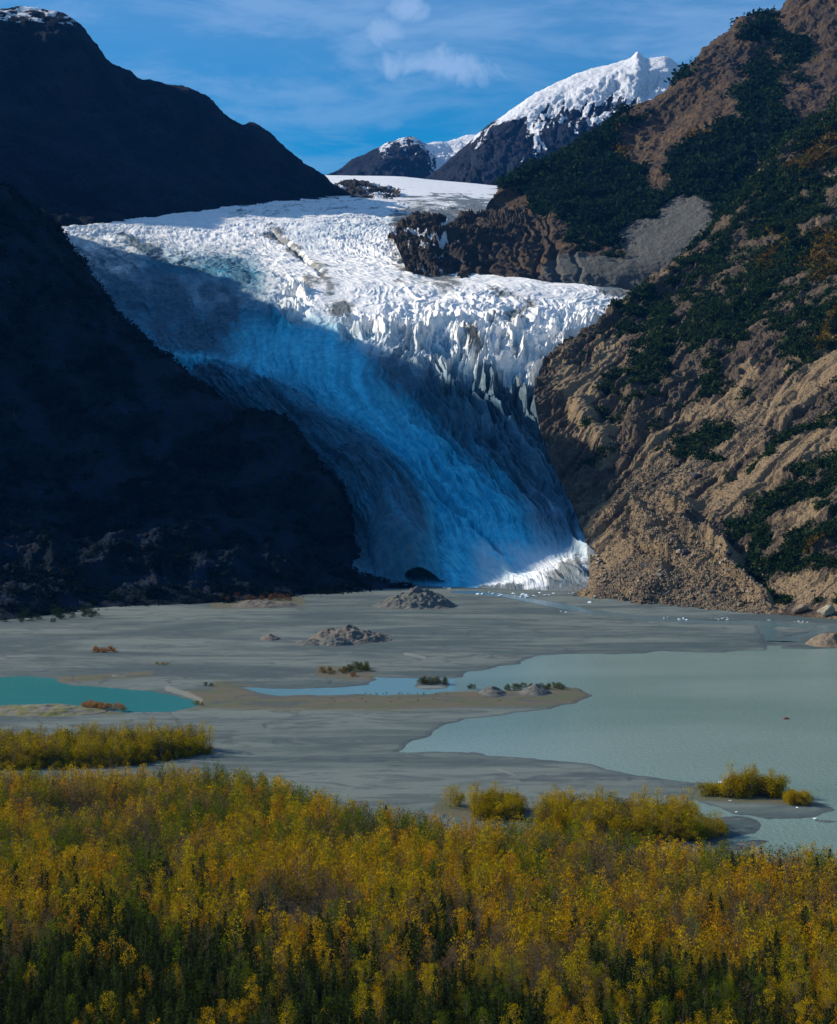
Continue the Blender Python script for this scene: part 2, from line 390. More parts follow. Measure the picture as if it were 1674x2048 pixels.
    blue = np.clip(blue*1.2*(1-.55*far) + .80*sstep(665, 790, py+.25*(840-px)) + .45*sstep(620, 520, px)*sstep(545, 600, py) + .10*far*sm, 0, 1)*(1-.85*sstep(1070, 1120, py)*sstep(930, 1000, px))*(1-.5*sstep(640, 600, py)*sstep(520, 600, px))  # bare blue ice, widened to paint shade over fall and tongue
    band = capsules(wx, wy, [([(520,705),(640,715),(720,800),(800,870),(890,945),(960,1020),(1010,1080)],48), ([(900,1040),(930,1140)],40), ([(330,715),(420,730),(520,730)],14)])
    band = np.clip(band*1.5, 0, 1)*(.75+.5*fbm(J/14+.8*w1, V/300, 0, 4, 15)); band = np.clip(band, 0, 1)
    dark_ice_shade = np.clip(capsules(wx, wy, [([(830,760),(930,830),(1010,900),(1080,950),(1150,990)],60), ([(170,560),(250,575),(330,640),(430,660),(450,600)],70), ([(430,790),(560,860),(680,930),(760,1010),(800,1100)],60), ([(640,960),(700,1080),(780,1140)],60)])*1.6, 0, 1)  # dark ice zones, with the shade of hollow and tongue painted in
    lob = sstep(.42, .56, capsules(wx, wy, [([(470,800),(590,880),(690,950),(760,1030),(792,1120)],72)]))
    band = band*(1-lob); dark_ice_shade = np.maximum(dark_ice_shade*(1-.8*band), lob*(.75+.8*fbm(J/12, V/50, 0, 4, 92))); blue = np.maximum(blue, lob)
    dirt_shade = dirt_shade*(1-.85*band)
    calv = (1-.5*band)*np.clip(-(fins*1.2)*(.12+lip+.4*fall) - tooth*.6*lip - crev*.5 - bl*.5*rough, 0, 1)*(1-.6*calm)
    return terrain('glacier', Q, {'dark_ice_shade': dark_ice_shade, 'band': band, 'dirt_shade': dirt_shade, 'blue': blue, 'cav': calv}, M['ice'], kind='structure'), Q

_, GP = make_glacier()
print('glacier', time.time()-T0)

# ------------------------------------------------------------------ mountains
def rocky(P, amp, size, seed, rid=.6, fine=1.0, band=0.0):
    N = normals(P); X, Y, Z = (P[..., k]/size for k in range(3))
    d = amp*(fbm(X*.5, Y*.5, Z*.5, 2, seed)*.8 + rid*(ridged(X, Y, Z, 7, seed+3, .55)-.62)*1.6 + .5*fine*fbm(X*5, Y*5, Z*5, 5, seed+9, .65)*.5)
    return N, d

SCREE = [([(1674,720),(1560,790),(1480,860),(1380,930),(1330,1000)],34), ([(1674,850),(1600,900),(1480,960),(1400,1010),(1300,1040)],30),
         ([(1330,965),(1250,1080),(1200,1150)],60), ([(1300,1100),(1400,1150),(1480,1200)],60), ([(1674,1190),(1560,1180)],34), ([(1640,1010),(1540,1060)],9),
         ([(1290,900),(1340,860)],16), ([(1500,740),(1400,830)],14), ([(1220,700),(1150,800),(1200,870)],24), ([(1120,740),(1160,860)],20)]
VEG1 = [([(1674,260),(1600,350),(1540,430)],46), ([(1674,480),(1560,520),(1500,600),(1420,640)],28), ([(1280,600),(1330,640),(1290,760)],24), ([(1400,600),(1560,640)],20),
        ([(1330,660),(1480,660)],24), ([(1460,470),(1420,540)],16), ([(1560,330),(1500,400)],16), ([(1345,905),(1440,870)],17), ([(1330,880),(1380,900)],9), ([(1674,825),(1560,900),(1500,950)],7), ([(1674,900),(1560,1000),(1480,1050)],11),
        ([(1674,930),(1640,1000)],26), ([(1500,1080),(1520,1055)],14), ([(1490,1110),(1560,1100),(1674,1060)],26), ([(1520,1150),(1560,1210)],16), ([(1674,1130),(1600,1140)],10), ([(1674,1195),(1620,1205)],12),
        ([(1674,640),(1600,700)],30), ([(1430,730),(1400,760)],12), ([(1250,640),(1300,700)],16), ([(1600,960),(1674,1020)],20)]
GOLD1 = [([(1674,470),(1640,520)],30), ([(1560,470),(1540,520)],16), ([(1674,640),(1630,680)],14), ([(1600,330),(1674,280)],22), ([(1640,1090),(1620,1110)],10)]

def make_right_slope():
    rows = [
     [(1230,720,3050),(1400,600,3200),(1560,450,3300),(1700,330,3350),(2000,130,3450)],
     [(1215,640,2560),(1275,588,2640),(1340,535,2680),(1400,482,2700),(1450,430,2720),(1500,368,2750),(1560,300,2780),(1620,245,2800),(1674,205,2820),(1950,-30,2900)],
     [(1110,700,2290),(1200,655,2380),(1300,620,2450),(1400,560,2500),(1530,450,2520),(1674,330,2560),(1950,120,2600)],
     [(1070,775,2150),(1150,740,2180),(1260,710,2220),(1380,650,2260),(1520,570,2280),(1674,480,2300),(1950,300,2300)],
     [(1080,850,2050),(1160,830,2060),(1260,800,2070),(1380,760,2080),(1520,690,2080),(1674,610,2080),(1950,450,2060)],
     [(1100,920,1960),(1180,905,1950),(1270,885,1940),(1390,850,1930),(1520,800,1910),(1674,730,1890),(1950,600,1850)],
     [(1140,1000,1860),(1220,985,1840),(1300,970,1820),(1400,940,1800),(1520,900,1770),(1674,850,1730),(1950,740,1680)],
     [(1170,1080,1765),(1240,1062,1740),(1310,1045,1720),(1400,1030,1690),(1510,1010,1650),(1674,960,1600),(1950,870,1540)],
     [(1180,1140,1690),(1250,1125,1665),(1320,1108,1635),(1400,1100,1600),(1500,1095,1565),(1674,1050,1500),(1950,980,1430)],
     [(1165,1185,1645),(1240,1180,1612),(1320,1183,1565),(1400,1188,1530),(1500,1195,1495),(1580,1190,1465),(1674,1170,1430),(1950,1120,1340)],
     [(1140,1198,1600),(1230,1209,1545),(1320,1219,1496),(1400,1226,1460),(1500,1232,1425),(1580,1236,1405),(1674,1246,1372),(1950,1262,1300)],
     [(1140,1240,1590),(1230,1250,1540),(1320,1260,1490),(1400,1268,1455),(1500,1275,1420),(1580,1280,1400),(1674,1290,1365),(1950,1310,1295)],
    ]
    P = loft(rows, 1000, 760)
    N, d = rocky(P, 9.5, 75, 101, .65, 1.5)
    px, py = proj(P); X, Y, Z = P[..., 0], P[..., 1], P[..., 2]
    wx = px + 26*fbm(X/70, Y/70, Z/70, 4, 15); wy = py + 26*fbm(X/70, Y/70, Z/70+7, 4, 16)
    scree = capsules(wx, wy, SCREE); veg = capsules(wx, wy, VEG1); gold = capsules(wx, wy, GOLD1)
    stk = fbm((px+1.1*py)/17 + .5*fbm(X/60, Y/60, Z/60, 3, 61), (py-px)/230, 0, 4, 62, .6)
    smooth = np.clip(scree*1.4-.35, 0, 1); scree = np.clip(scree*.9 + .75*stk + .05, 0, 1)
    d *= 1-.72*smooth
    st1 = ridged((px+1.15*py)/22 + .9*fbm(X/80, Y/80, Z/80, 3, 171), (py-px)/260, 0, 4, 172, .55); d += 7.5*(st1-.6)*(1-.5*smooth)*sstep(1180, 1080, py)
    # gullies running down the fall line
    g = ridged((px+py*1.1)/46 + .6*fbm(X/90, Y/90, Z/90, 3, 71), (py-px)/420, 0, 3, 72, .5)
    d -= 11*sstep(.5, .95, g)*(1-.5*smooth)*sstep(1150, 1050, py)
    # debris cone: lumpy rubble with a raised levee
    cone = sstep(1300, 1180, px+0*py)*0 + capsules(px, py, [([(1290,1010),(1340,1060),(1360,1130),(1300,1190),(1420,1190),(1500,1200)],85)])
    rub = ridged(X/13, Y/13, Z/13, 4, 81, .6)-.6
    d += 5.0*rub*sstep(.35, .8, cone) + 2*rub
    d += 15*sstep(.3, 1, capsules(wx, wy, [([(1350,1000),(1385,1060),(1440,1110),(1490,1160),(1520,1215)],17)]))
    d += 11*sstep(.3, 1, capsules(wx, wy, [([(1270,1010),(1310,1060),(1350,1090)],22), ([(1330,1150),(1290,1190)],30)]))
    d -= 9*sstep(.3, 1, capsules(wx, wy, [([(1470,1090),(1500,1130),(1530,1190)],13), ([(1300,1090),(1330,1110),(1350,1140)],10)]))
    # cliff bluff beside the ice
    d += 12*sstep(.3, 1, capsules(wx, wy, [([(1260,780),(1270,860)],30), ([(1160,820),(1200,880)],30)]))
    d *= sstep(1235, 1205, py)*.9+.1
    Q = P + N*d[..., None]
    veg = np.clip(veg*.93 + .95*fbm(X/34, Y/34, Z/34, 4, 23) + .20*sstep(900, 500, py)*sstep(1250, 1400, px) - .04, 0, 1)
    veg = veg*(1-.7*smooth*(veg < .6))*(1-sstep(.3, .6, cone)*sstep(1500, 1440, px))*sstep(1130, 1200, px+.5*(900-py)*(py < 900))
    z = np.zeros_like(veg)
    o = terrain('mountainside', Q, {'scree': scree, 'veg': veg, 'gold': gold, 'snow': z}, M['rock_right'], kind='structure')
    return Q, veg, gold, scree
R1 = make_right_slope()

def make_right_mountain():
    rows = [
     [(1030,560,4100),(1190,480,4200),(1420,330,4400),(1560,250,4500),(1674,200,4500),(1950,100,4600)],
     [(1000,398,3450),(1035,366,3500),(1062,346,3550),(1110,322,3570),(1190,280,3600),(1250,242,3640),(1330,196,3700),(1375,150,3740),(1420,98,3800),(1465,72,3830),(1500,42,3850),(1560,33,3900),(1590,-5,3900),(1674,-90,3950),(1950,-220,4000)],
     [(965,425,3300),(1040,402,3350),(1150,350,3400),(1290,290,3450),(1390,210,3500),(1480,150,3550),(1560,130,3550),(1700,80,3550),(1950,0,3600)],
     [(925,475,3080),(1010,458,3100),(1120,425,3150),(1250,390,3200),(1350,330,3250),(1450,280,3250),(1540,240,3250),(1700,200,3250),(1950,150,3250)],
     [(898,520,2900),(975,512,2930),(1090,490,2980),(1210,470,3020),(1330,430,3050),(1430,390,3050),(1520,360,3050),(1720,330,3000),(1950,300,3000)],
     [(925,565,2800),(985,562,2810),(1080,560,2830),(1200,550,2850),(1310,525,2870),(1410,490,2880),(1500,460,2880),(1720,430,2880),(1950,400,2880)],
     [(935,640,2770),(990,640,2770),(1080,640,2780),(1200,640,2800),(1330,640,2820),(1500,600,2850),(1720,580,2850),(1950,560,2850)],
    ]
    P = loft(rows, 620, 620)
    N, d = rocky(P, 20, 150, 201, .7, 1.2)
    px, py = proj(P); X, Y, Z = P[..., 0], P[..., 1], P[..., 2]
    wx = px + 30*fbm(X/120, Y/120, Z/120, 4, 25); wy = py + 30*fbm(X/120, Y/120, Z/120+7, 4, 26)
    crest = sstep(60, 0, np.abs(np.arange(620)[:, None] - 0) + 0*px)
    veg = capsules(wx, wy, [([(1070,360),(1180,350),(1250,390),(1380,350),(1470,290),(1530,170),(1560,220),(1620,330),(1500,420),(1380,460)],62), ([(1100,400),(1250,440),(1400,430)],46),
                            ([(1180,290),(1330,210),(1400,130),(1460,78),(1540,50)],11), ([(1570,60),(1600,110)],16), ([(1050,370),(1130,400)],26)])
    bare = capsules(wx, wy, [([(1450,120),(1410,190),(1350,240),(1300,280)],50), ([(1460,225),(1490,240)],18), ([(1350,310),(1310,360)],16), ([(1600,200),(1650,250)],30), ([(1580,20),(1640,60)],30), ([(1030,440),(1100,500)],40)])
    veg = np.clip(veg*1.1 - 1.0*sstep(.3, .7, bare) + .30*fbm(X/90, Y/90, Z/90, 3, 29), 0, 1)
    gold = capsules(wx, wy, [([(1380,262),(1420,270),(1300,285),(1260,290)],12), ([(1265,270),(1240,300)],20)])
    scree = capsules(wx, wy, [([(1370,430),(1335,490),(1250,535),(1130,555)],50), ([(1280,500),(1330,470)],46)])
    veg = veg*(1-sstep(.45, .6, scree))
    d *= 1-.75*np.clip(scree*1.5-.4, 0, 1)
    g = ridged(px/46+.5*fbm(X/90, Y/90, Z/90, 3, 71), py/260, 0, 3, 272, .5)
    d -= 16*sstep(.55, .97, g)*sstep(400, 450, py)*sstep(1200, 1100, px)
    Q = P + N*d[..., None]
    terrain('mountain', Q, {'scree': scree, 'veg': veg, 'gold': gold, 'snow': np.zeros_like(veg)}, M['rock_tan'], kind='structure')
    return Q, veg, gold, scree
R2 = make_right_mountain()

def make_left_far():
    rows = [
     [(-600,150,5200),(0,300,5400),(300,380,5500),(560,420,5600),(740,450,5700)],
     [(-600,-150,4000),(-250,10,4200),(-60,24,4280),(0,27,4300),(60,27,4300),(110,33,4300),(150,50,4320),(190,95,4350),(215,130,4380),(270,163,4400),(300,166,4420),(370,180,4450),(405,200,4480),(450,235,4500),(480,252,4530),(510,252,4550),(560,290,4600),(620,333,4680),(660,360,4750),(700,388,4850),(740,412,4900)],
     [(-600,100,3700),(-200,180,3850),(0,200,3980),(200,240,4050),(350,280,4150),(450,325,4250),(560,362,4400),(640,383,4570),(700,400,4750),(735,415,4850)],
     [(-600,300,3500),(0,380,3550),(200,388,3700),(350,392,3850),(500,396,4100),(620,400,4350),(700,405,4600),(735,418,4750)],
     [(-600,470,3250),(0,475,3250),(110,470,3300),(350,448,3620),(430,426,3900),(600,414,4250),(700,412,4500),(735,425,4650)],
     [(-600,560,3200),(0,550,3200),(110,540,3250),(350,510,3580),(430,490,3850),(600,470,4200),(700,460,4450),(735,470,4600)],
    ]
    P = loft(rows, 420, 560)
    N, d = rocky(P, 40, 230, 301, .8, 1.0)
    r = np.abs(np.arange(420)[:, None]/420. + 0*P[..., 0])
    px, py = proj(P); X, Y, Z = P[..., 0], P[..., 1], P[..., 2]
    Q = P + N*(d*(.45+.55*sstep(0, 60, py-(np.interp(px, [-600,0,110,190,300,400,510,620,740], [-150,27,33,95,166,200,252,335,410]))))[..., ])[..., None]
    sn = np.clip(.62-.012*(py-40)*1.0, 0, 1)*sstep(260, 150, px)
    sn = sn*.62 + .75*(ridged(px/60, py/11, 0, 4, 5, .6)-.62)*sstep(130, 60, py)*sstep(240, 180, px)
    veg = .55 + .4*fbm(X/90, Y/90, Z/90, 4, 33)
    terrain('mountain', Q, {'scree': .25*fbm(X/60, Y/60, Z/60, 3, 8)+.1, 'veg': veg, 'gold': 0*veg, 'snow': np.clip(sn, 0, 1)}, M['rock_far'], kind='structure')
make_left_far()

def make_snow_peaks():
    rows = [
     [(760,400,9800),(1000,400,9800),(1400,380,9800),(1700,360,9800)],
     [(800,388,7800),(850,360,8000),(905,320,8100),(950,282,8150),(1000,240,8200),(1050,207,8200),(1090,185,8250),(1155,155,8300),(1225,134,8300),(1262,124,8300),(1278,112,8300),(1294,125,8300),(1330,119,8300),(1350,128,8300),(1368,150,8300),(1430,215,8300),(1600,330,8300)],
     [(800,391,7600),(870,362,7700),(960,310,7700),(1060,265,7700),(1180,235,7700),(1300,215,7700),(1420,260,7700),(1600,350,7800)],
     [(800,395,7350),(900,375,7300),(1000,350,7300),(1120,325,7300),(1250,300,7300),(1420,320,7400),(1600,370,7500)],
     [(800,410,7200),(900,410,7150),(1000,410,7100),(1120,400,7100),(1250,390,7100),(1420,400,7200),(1600,420,7300)],
    ]
    P = loft(rows, 380, 520); N, d = rocky(P, 40, 260, 401, .9, 1.4)
    px, py = proj(P); X, Y, Z = P[..., 0], P[..., 1], P[..., 2]
    top = np.interp(px, [800,905,1000,1090,1225,1280,1368,1430], [388,320,240,185,134,119,148,215])
    rel = py - top
    ribs = ridged((px+.6*py)/38+.5*fbm(px/50, py/50, 0, 3, 11), (py-px)/190, 0, 5, 17, .6)
    d = d*(.35+.65*sstep(0, 50, rel)) - 22*sstep(.6, 1, ribs)*sstep(5, 25, rel)
    Q = P + N*d[..., None]
    lim = np.interp(px, [900,985,1050,1100,1180,1250,1330,1400], [-30,2,50,65,80,105,125,130])
    sn = .5 + (lim-rel)/95. - .75*(ribs-.62)*sstep(6, 30, rel)*2 - .10 + .50*fbm((px+.6*py)/9, (py-px)/40, 0, 4, 19)
    sn = np.where(rel < 8, np.maximum(sn, .7*sstep(960, 1010, px)), sn)
    sn = np.maximum(sn, .60*capsules(px+8*fbm(px/20, py/20, 0, 3, 4), py, [([(1185,245),(1250,232)],10), ([(1060,260),(1090,290)],6)])*(.6+.9*ribs))
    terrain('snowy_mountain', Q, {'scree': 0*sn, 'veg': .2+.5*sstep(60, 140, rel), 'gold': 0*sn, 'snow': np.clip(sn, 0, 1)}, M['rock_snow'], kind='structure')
    rows = [
     [(560,420,12500),(760,420,12500),(1100,400,12500)],
     [(560,395,9600),(640,362,9800),(668,349,9900),(710,323,10000),(760,300,10000),(785,290,10000),(805,282,10000),(828,282,10000),(850,296,10000),(880,292,10200),(915,285,10400),(950,277,10600),(1100,250,10800)],
     [(560,402,9400),(670,356,9500),(760,325,9500),(820,315,9500),(880,320,9600),(960,310,9800),(1100,300,10000)],
     [(560,420,9200),(670,385,9200),(760,375,9200),(820,375,9200),(960,375,9300),(1100,370,9400)],
    ]
    P = loft(rows, 220, 380); N, d = rocky(P, 70, 420, 501, .9, 1.0)
    px, py = proj(P); rel = py - np.interp(px, [560,668,760,805,828,850,950,1100], [395,349,300,282,282,296,277,250])
    Q = P + N*(d*(.3+.7*sstep(0, 30, rel)))[..., None]
    rb = ridged((px-.4*py)/22, (py+.4*px)/34, 0, 5, 27, .65)
    sn = .46 - .004*rel + .5*(rb-.6) + .35*sstep(845, 880, px) - .6*sstep(770, 720, px) - .4*sstep(35, 60, rel)*sstep(860, 840, px)
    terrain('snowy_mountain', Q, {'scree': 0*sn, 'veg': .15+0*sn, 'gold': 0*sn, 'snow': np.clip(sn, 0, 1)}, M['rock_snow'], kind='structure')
make_snow_peaks()

# rock outcrops standing in the ice
def make_knobs():
    rows = [
     [(770,500,3350),(860,500,3350),(950,470,3500),(1060,430,3700)],
     [(800,462,3150),(840,441,3180),(880,431,3200),(905,436,3200),(930,432,3250),(960,432,3300),(1000,420,3350),(1050,400,3400)],
     [(790,480,3060),(850,462,3060),(900,458,3060),(950,458,3080),(1000,450,3120),(1050,440,3150)],
     [(800,505,2960),(850,490,2960),(890,490,2960),(925,500,2960),(980,500,2980),(1040,500,3000)],
     [(815,545,2860),(850,530,2870),(880,528,2870),(905,545,2860),(935,560,2850),(990,560,2850)],
     [(840,590,2800),(870,590,2800),(900,590,2800),(930,600,2800),(990,600,2800)],
    ]
    P = loft(rows, 260, 300); N, d = rocky(P, 26, 60, 601, .9, 1.2)
    px, py = proj(P); X, Y, Z = P[..., 0], P[..., 1], P[..., 2]
    d -= 16*sstep(.3, 1, capsules(px, py, [([(880,480),(905,520),(935,565)],9), ([(830,500),(870,560)],5)]))
    Q = P + N*d[..., None]
    sn = .02 + .75*fbm(X/26, Y/26, Z/26, 4, 63) + .2*capsules(px, py, [([(800,470),(870,470),(940,485)],16)])
    sn *= sstep(1000, 900, px)
    terrain('rock_outcrop', Q, {'scree': .3+0*sn, 'veg': .25+0*sn, 'gold': 0*sn, 'snow': np.clip(sn, 0, 1)}, M['rock_knob'], kind='structure')
    rows = [
     [(640,420,5400),(720,400,5500),(800,400,5500)],
     [(650,378,5000),(680,364,5050),(705,361,5100),(730,366,5100),(755,376,5050),(800,386,5000)],
     [(660,392,4800),(700,380,4850),(740,385,4850),(800,395,4800)],
     [(670,415,4600),(710,405,4600),(760,404,4600),(800,410,4600)],
    ]
    P = loft(rows, 90, 160); N, d = rocky(P, 22, 90, 701, .8, 1.2)
    Q = P + N*d[..., None]; z = 0*d
    sn = .40 + .5*fbm(P[..., 0]/50, P[..., 1]/50, P[..., 2]/50, 4, 65)
    terrain('rock_outcrop', Q, {'scree': z+.3, 'veg': z+.3, 'gold': z, 'snow': np.clip(sn, 0, 1)}, M['rock_knob'], kind='structure')
make_knobs()
print('mountains', time.time()-T0)

# the near left mountain: a height field through crest, foot and unseen ridge points
def make_left_near():
    pts = []
    crest = [(0,385,2270),(60,430,2230),(100,458,2200),(150,520,2150),(200,600,2100),(250,658,2060),(320,706,2020),(380,748,1990),(440,806,1950),(500,826,1920),(540,836,1900),(580,868,1880),(620,925,1850),(652,968,1825),(678,1028,1800),(686,1080,1780),(705,1130,1755),(765,1163,1735)]
    for c in crest:
        x, y, z = W(*c); pts.append((x, y, z))
        pts.append((x+35, y+75, z-62)); 
        pts.append((x+120, y+210, z-240 if z > 100 else -60))
    for y, z in ((3900,640),(3700,720),(3500,800),(3350,870),(3200,920),(3080,925),(2960,915),(2830,915),(2730,930),(2600,952),(2450,950),(2340,958),(2200,835),(2100,725),(1950,600),(1800,450),(1600,260),(1400,120)):  # unseen ridge, heights shaped so its shadow falls across the glacier
        pts.append((-1150, y, z)); pts.append((-2000, y, z*.55))
    for y, z in ((3900,560),(3600,540),(3350,520),(3100,470),(2850,430),(2600,400)): pts.append((-760-(y-2600)*.1, y, z))
    for y in (3900,3500,3100): pts.append((-500, y, 250))
    for px, py in ((-600,1300),(-300,1270),(0,1243),(120,1228),(250,1214),(350,1210),(450,1206),(550,1197),(650,1190),(740,1180),(815,1174)):
        x, y, z = G(px, py); pts.append((x, y, 2)); pts.append((x+20, y-120, -18))
    for px, py, D in ((0,800,1850),(0,1050,1620),(150,800,1900),(150,1050,1650),(300,900,1820),(300,1080,1640),(450,950,1800),(450,1100,1650),(560,1000,1780),(560,1110,1670),(640,1120,1710),(-300,700,1800),(-300,1000,1600)):
        pts.append(W(px, py, D))
    A = np.array(pts); c = A[:, :2]/1000.; n = len(A)
    def U(r2): return np.where(r2 > 0, r2*np.log(r2+1e-12), 0)
    K = U(((c[:, None]-c[None])**2).sum(-1)) + 1e-5*np.eye(n)
    Pm = np.c_[np.ones(n), c]; S = np.block([[K, Pm], [Pm.T, np.zeros((3, 3))]])
    w = np.linalg.solve(S, np.r_[A[:, 2], 0, 0, 0])
    ys = np.r_[np.arange(1330, 2420, 2.6), np.arange(2420, 3950, 12.)]
    sx = np.r_[np.linspace(-1.15, -.27, 90)[:-1], np.linspace(-.27, .02, 330)]
    Yg, Sg = np.meshgrid(ys, sx, indexing='ij'); Xg = Sg*Yg
    Zg = np.zeros_like(Xg)
    for i in range(0, len(ys), 40):
        q = np.stack([Xg[i:i+40], Yg[i:i+40]], -1)/1000.
        Zg[i:i+40] = (U(((q[..., None, :]-c)**2).sum(-1))@w[:n]) + w[n] + q@w[n+1:]
    P = np.stack([Xg, Yg, np.maximum(Zg, -60)], -1)
    N, d = rocky(P, 13, 85, 801, .9, 1.3)
    X, Y, Z = Xg, Yg, Zg
    d += 12*(ridged((X+Y*.3)/60, (Y-X)/260, Z/300, 4, 83, .5)-.62)
    d *= sstep(-5, 25, Zg)*.9+.1
    Q = P + N*d[..., None]
    veg = .62 + .5*fbm(X/50, Y/50, Z/50, 4, 84)
    sc = .15+.5*fbm((X+Z)/30, Y/120, Z/120, 4, 85)
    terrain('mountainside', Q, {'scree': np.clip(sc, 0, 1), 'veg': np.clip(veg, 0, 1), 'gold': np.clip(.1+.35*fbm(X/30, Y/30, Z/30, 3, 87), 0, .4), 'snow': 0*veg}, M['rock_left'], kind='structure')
    return Q, veg
L1 = make_left_near()
print('left', time.time()-T0)

# ------------------------------------------------------------------ plain and water
def poly_w(pts): return np.array([G(*p)[:2] for p in pts])
def sdist(x, y, P):                                # >0 outside the polygon
    best = np.full(x.shape, 1e18); ins = np.zeros(x.shape, bool)
    for (x0, y0), (x1, y1) in zip(P, np.roll(P, -1, 0)):
        dx, dy = x1-x0, y1-y0; L = dx*dx+dy*dy+1e-9
        t = np.clip(((x-x0)*dx+(y-y0)*dy)/L, 0, 1)
        best = np.minimum(best, (x-x0-t*dx)**2+(y-y0-t*dy)**2)
        if y0 != y1:
            c = ((y0 > y) != (y1 > y)) & (x < (x1-x0)*(y-y0)/(y1-y0)+x0); ins ^= c
    s = np.sqrt(best); return np.where(ins, -s, s)

LAKE = [(925,1352),(937,1342),(1000,1334),(1050,1329),(1056,1319),(1085,1310),(1150,1307),(1280,1309),(1330,1304),(1450,1304),(1530,1300),(1600,1298),(1700,1296),(2400,1290),(2400,1760),(1900,1775),(1560,1735),(1440,1700),(1425,1660),(1400,1620),(1385,1595),(1388,1566),(1300,1550),(1150,1527),(1050,1516),(950,1507),(800,1503),(835,1480),(880,1450),(930,1436),(1050,1426),(1130,1413),(1175,1400),(1188,1391),(1165,1379),(1110,1374),(1000,1379),(945,1382)]
CHAN = [(962,1381),(830,1388),(700,1389),(560,1392),(520,1384),(470,1376),(560,1377),(690,1376),(740,1369),(757,1361),(745,1354),(850,1356),(905,1356),(945,1350)]
ISLES = [[(826,1373),(840,1362),(880,1358),(908,1366),(890,1376),(850,1378)], [(1372,1590),(1385,1562),(1420,1570),(1640,1594),(1670,1617),(1600,1636),(1540,1641),(1470,1625),(1420,1612)],
         [(1400,1640),(1470,1628),(1505,1640),(1512,1652),(1490,1668),(1440,1680),(1380,1680)], [(1420,1682),(1530,1685),(1500,1697),(1420,1702)], [(1618,1638),(1640,1634),(1674,1635),(1650,1641)]]
POND = [(-400,1350),(0,1352),(60,1353),(108,1356),(125,1368),(170,1373),(310,1381),(345,1393),(402,1408),(360,1422),(290,1427),(240,1426),(200,1418),(100,1410),(0,1412),(-400,1415)]
STREAM = [[(905,1181),(1000,1186),(1110,1205),(1180,1219),(1280,1232),(1400,1240),(1530,1243),(1674,1252),(1674,1259),(1540,1252),(1400,1247),(1280,1240),(1180,1228),(1100,1213),(1000,1193),(905,1186)],
          [(1515,1250),(1550,1252),(1552,1280),(1600,1268),(1674,1252),(1674,1258),(1610,1276),(1560,1294),(1570,1303),(1530,1303),(1528,1280)]]
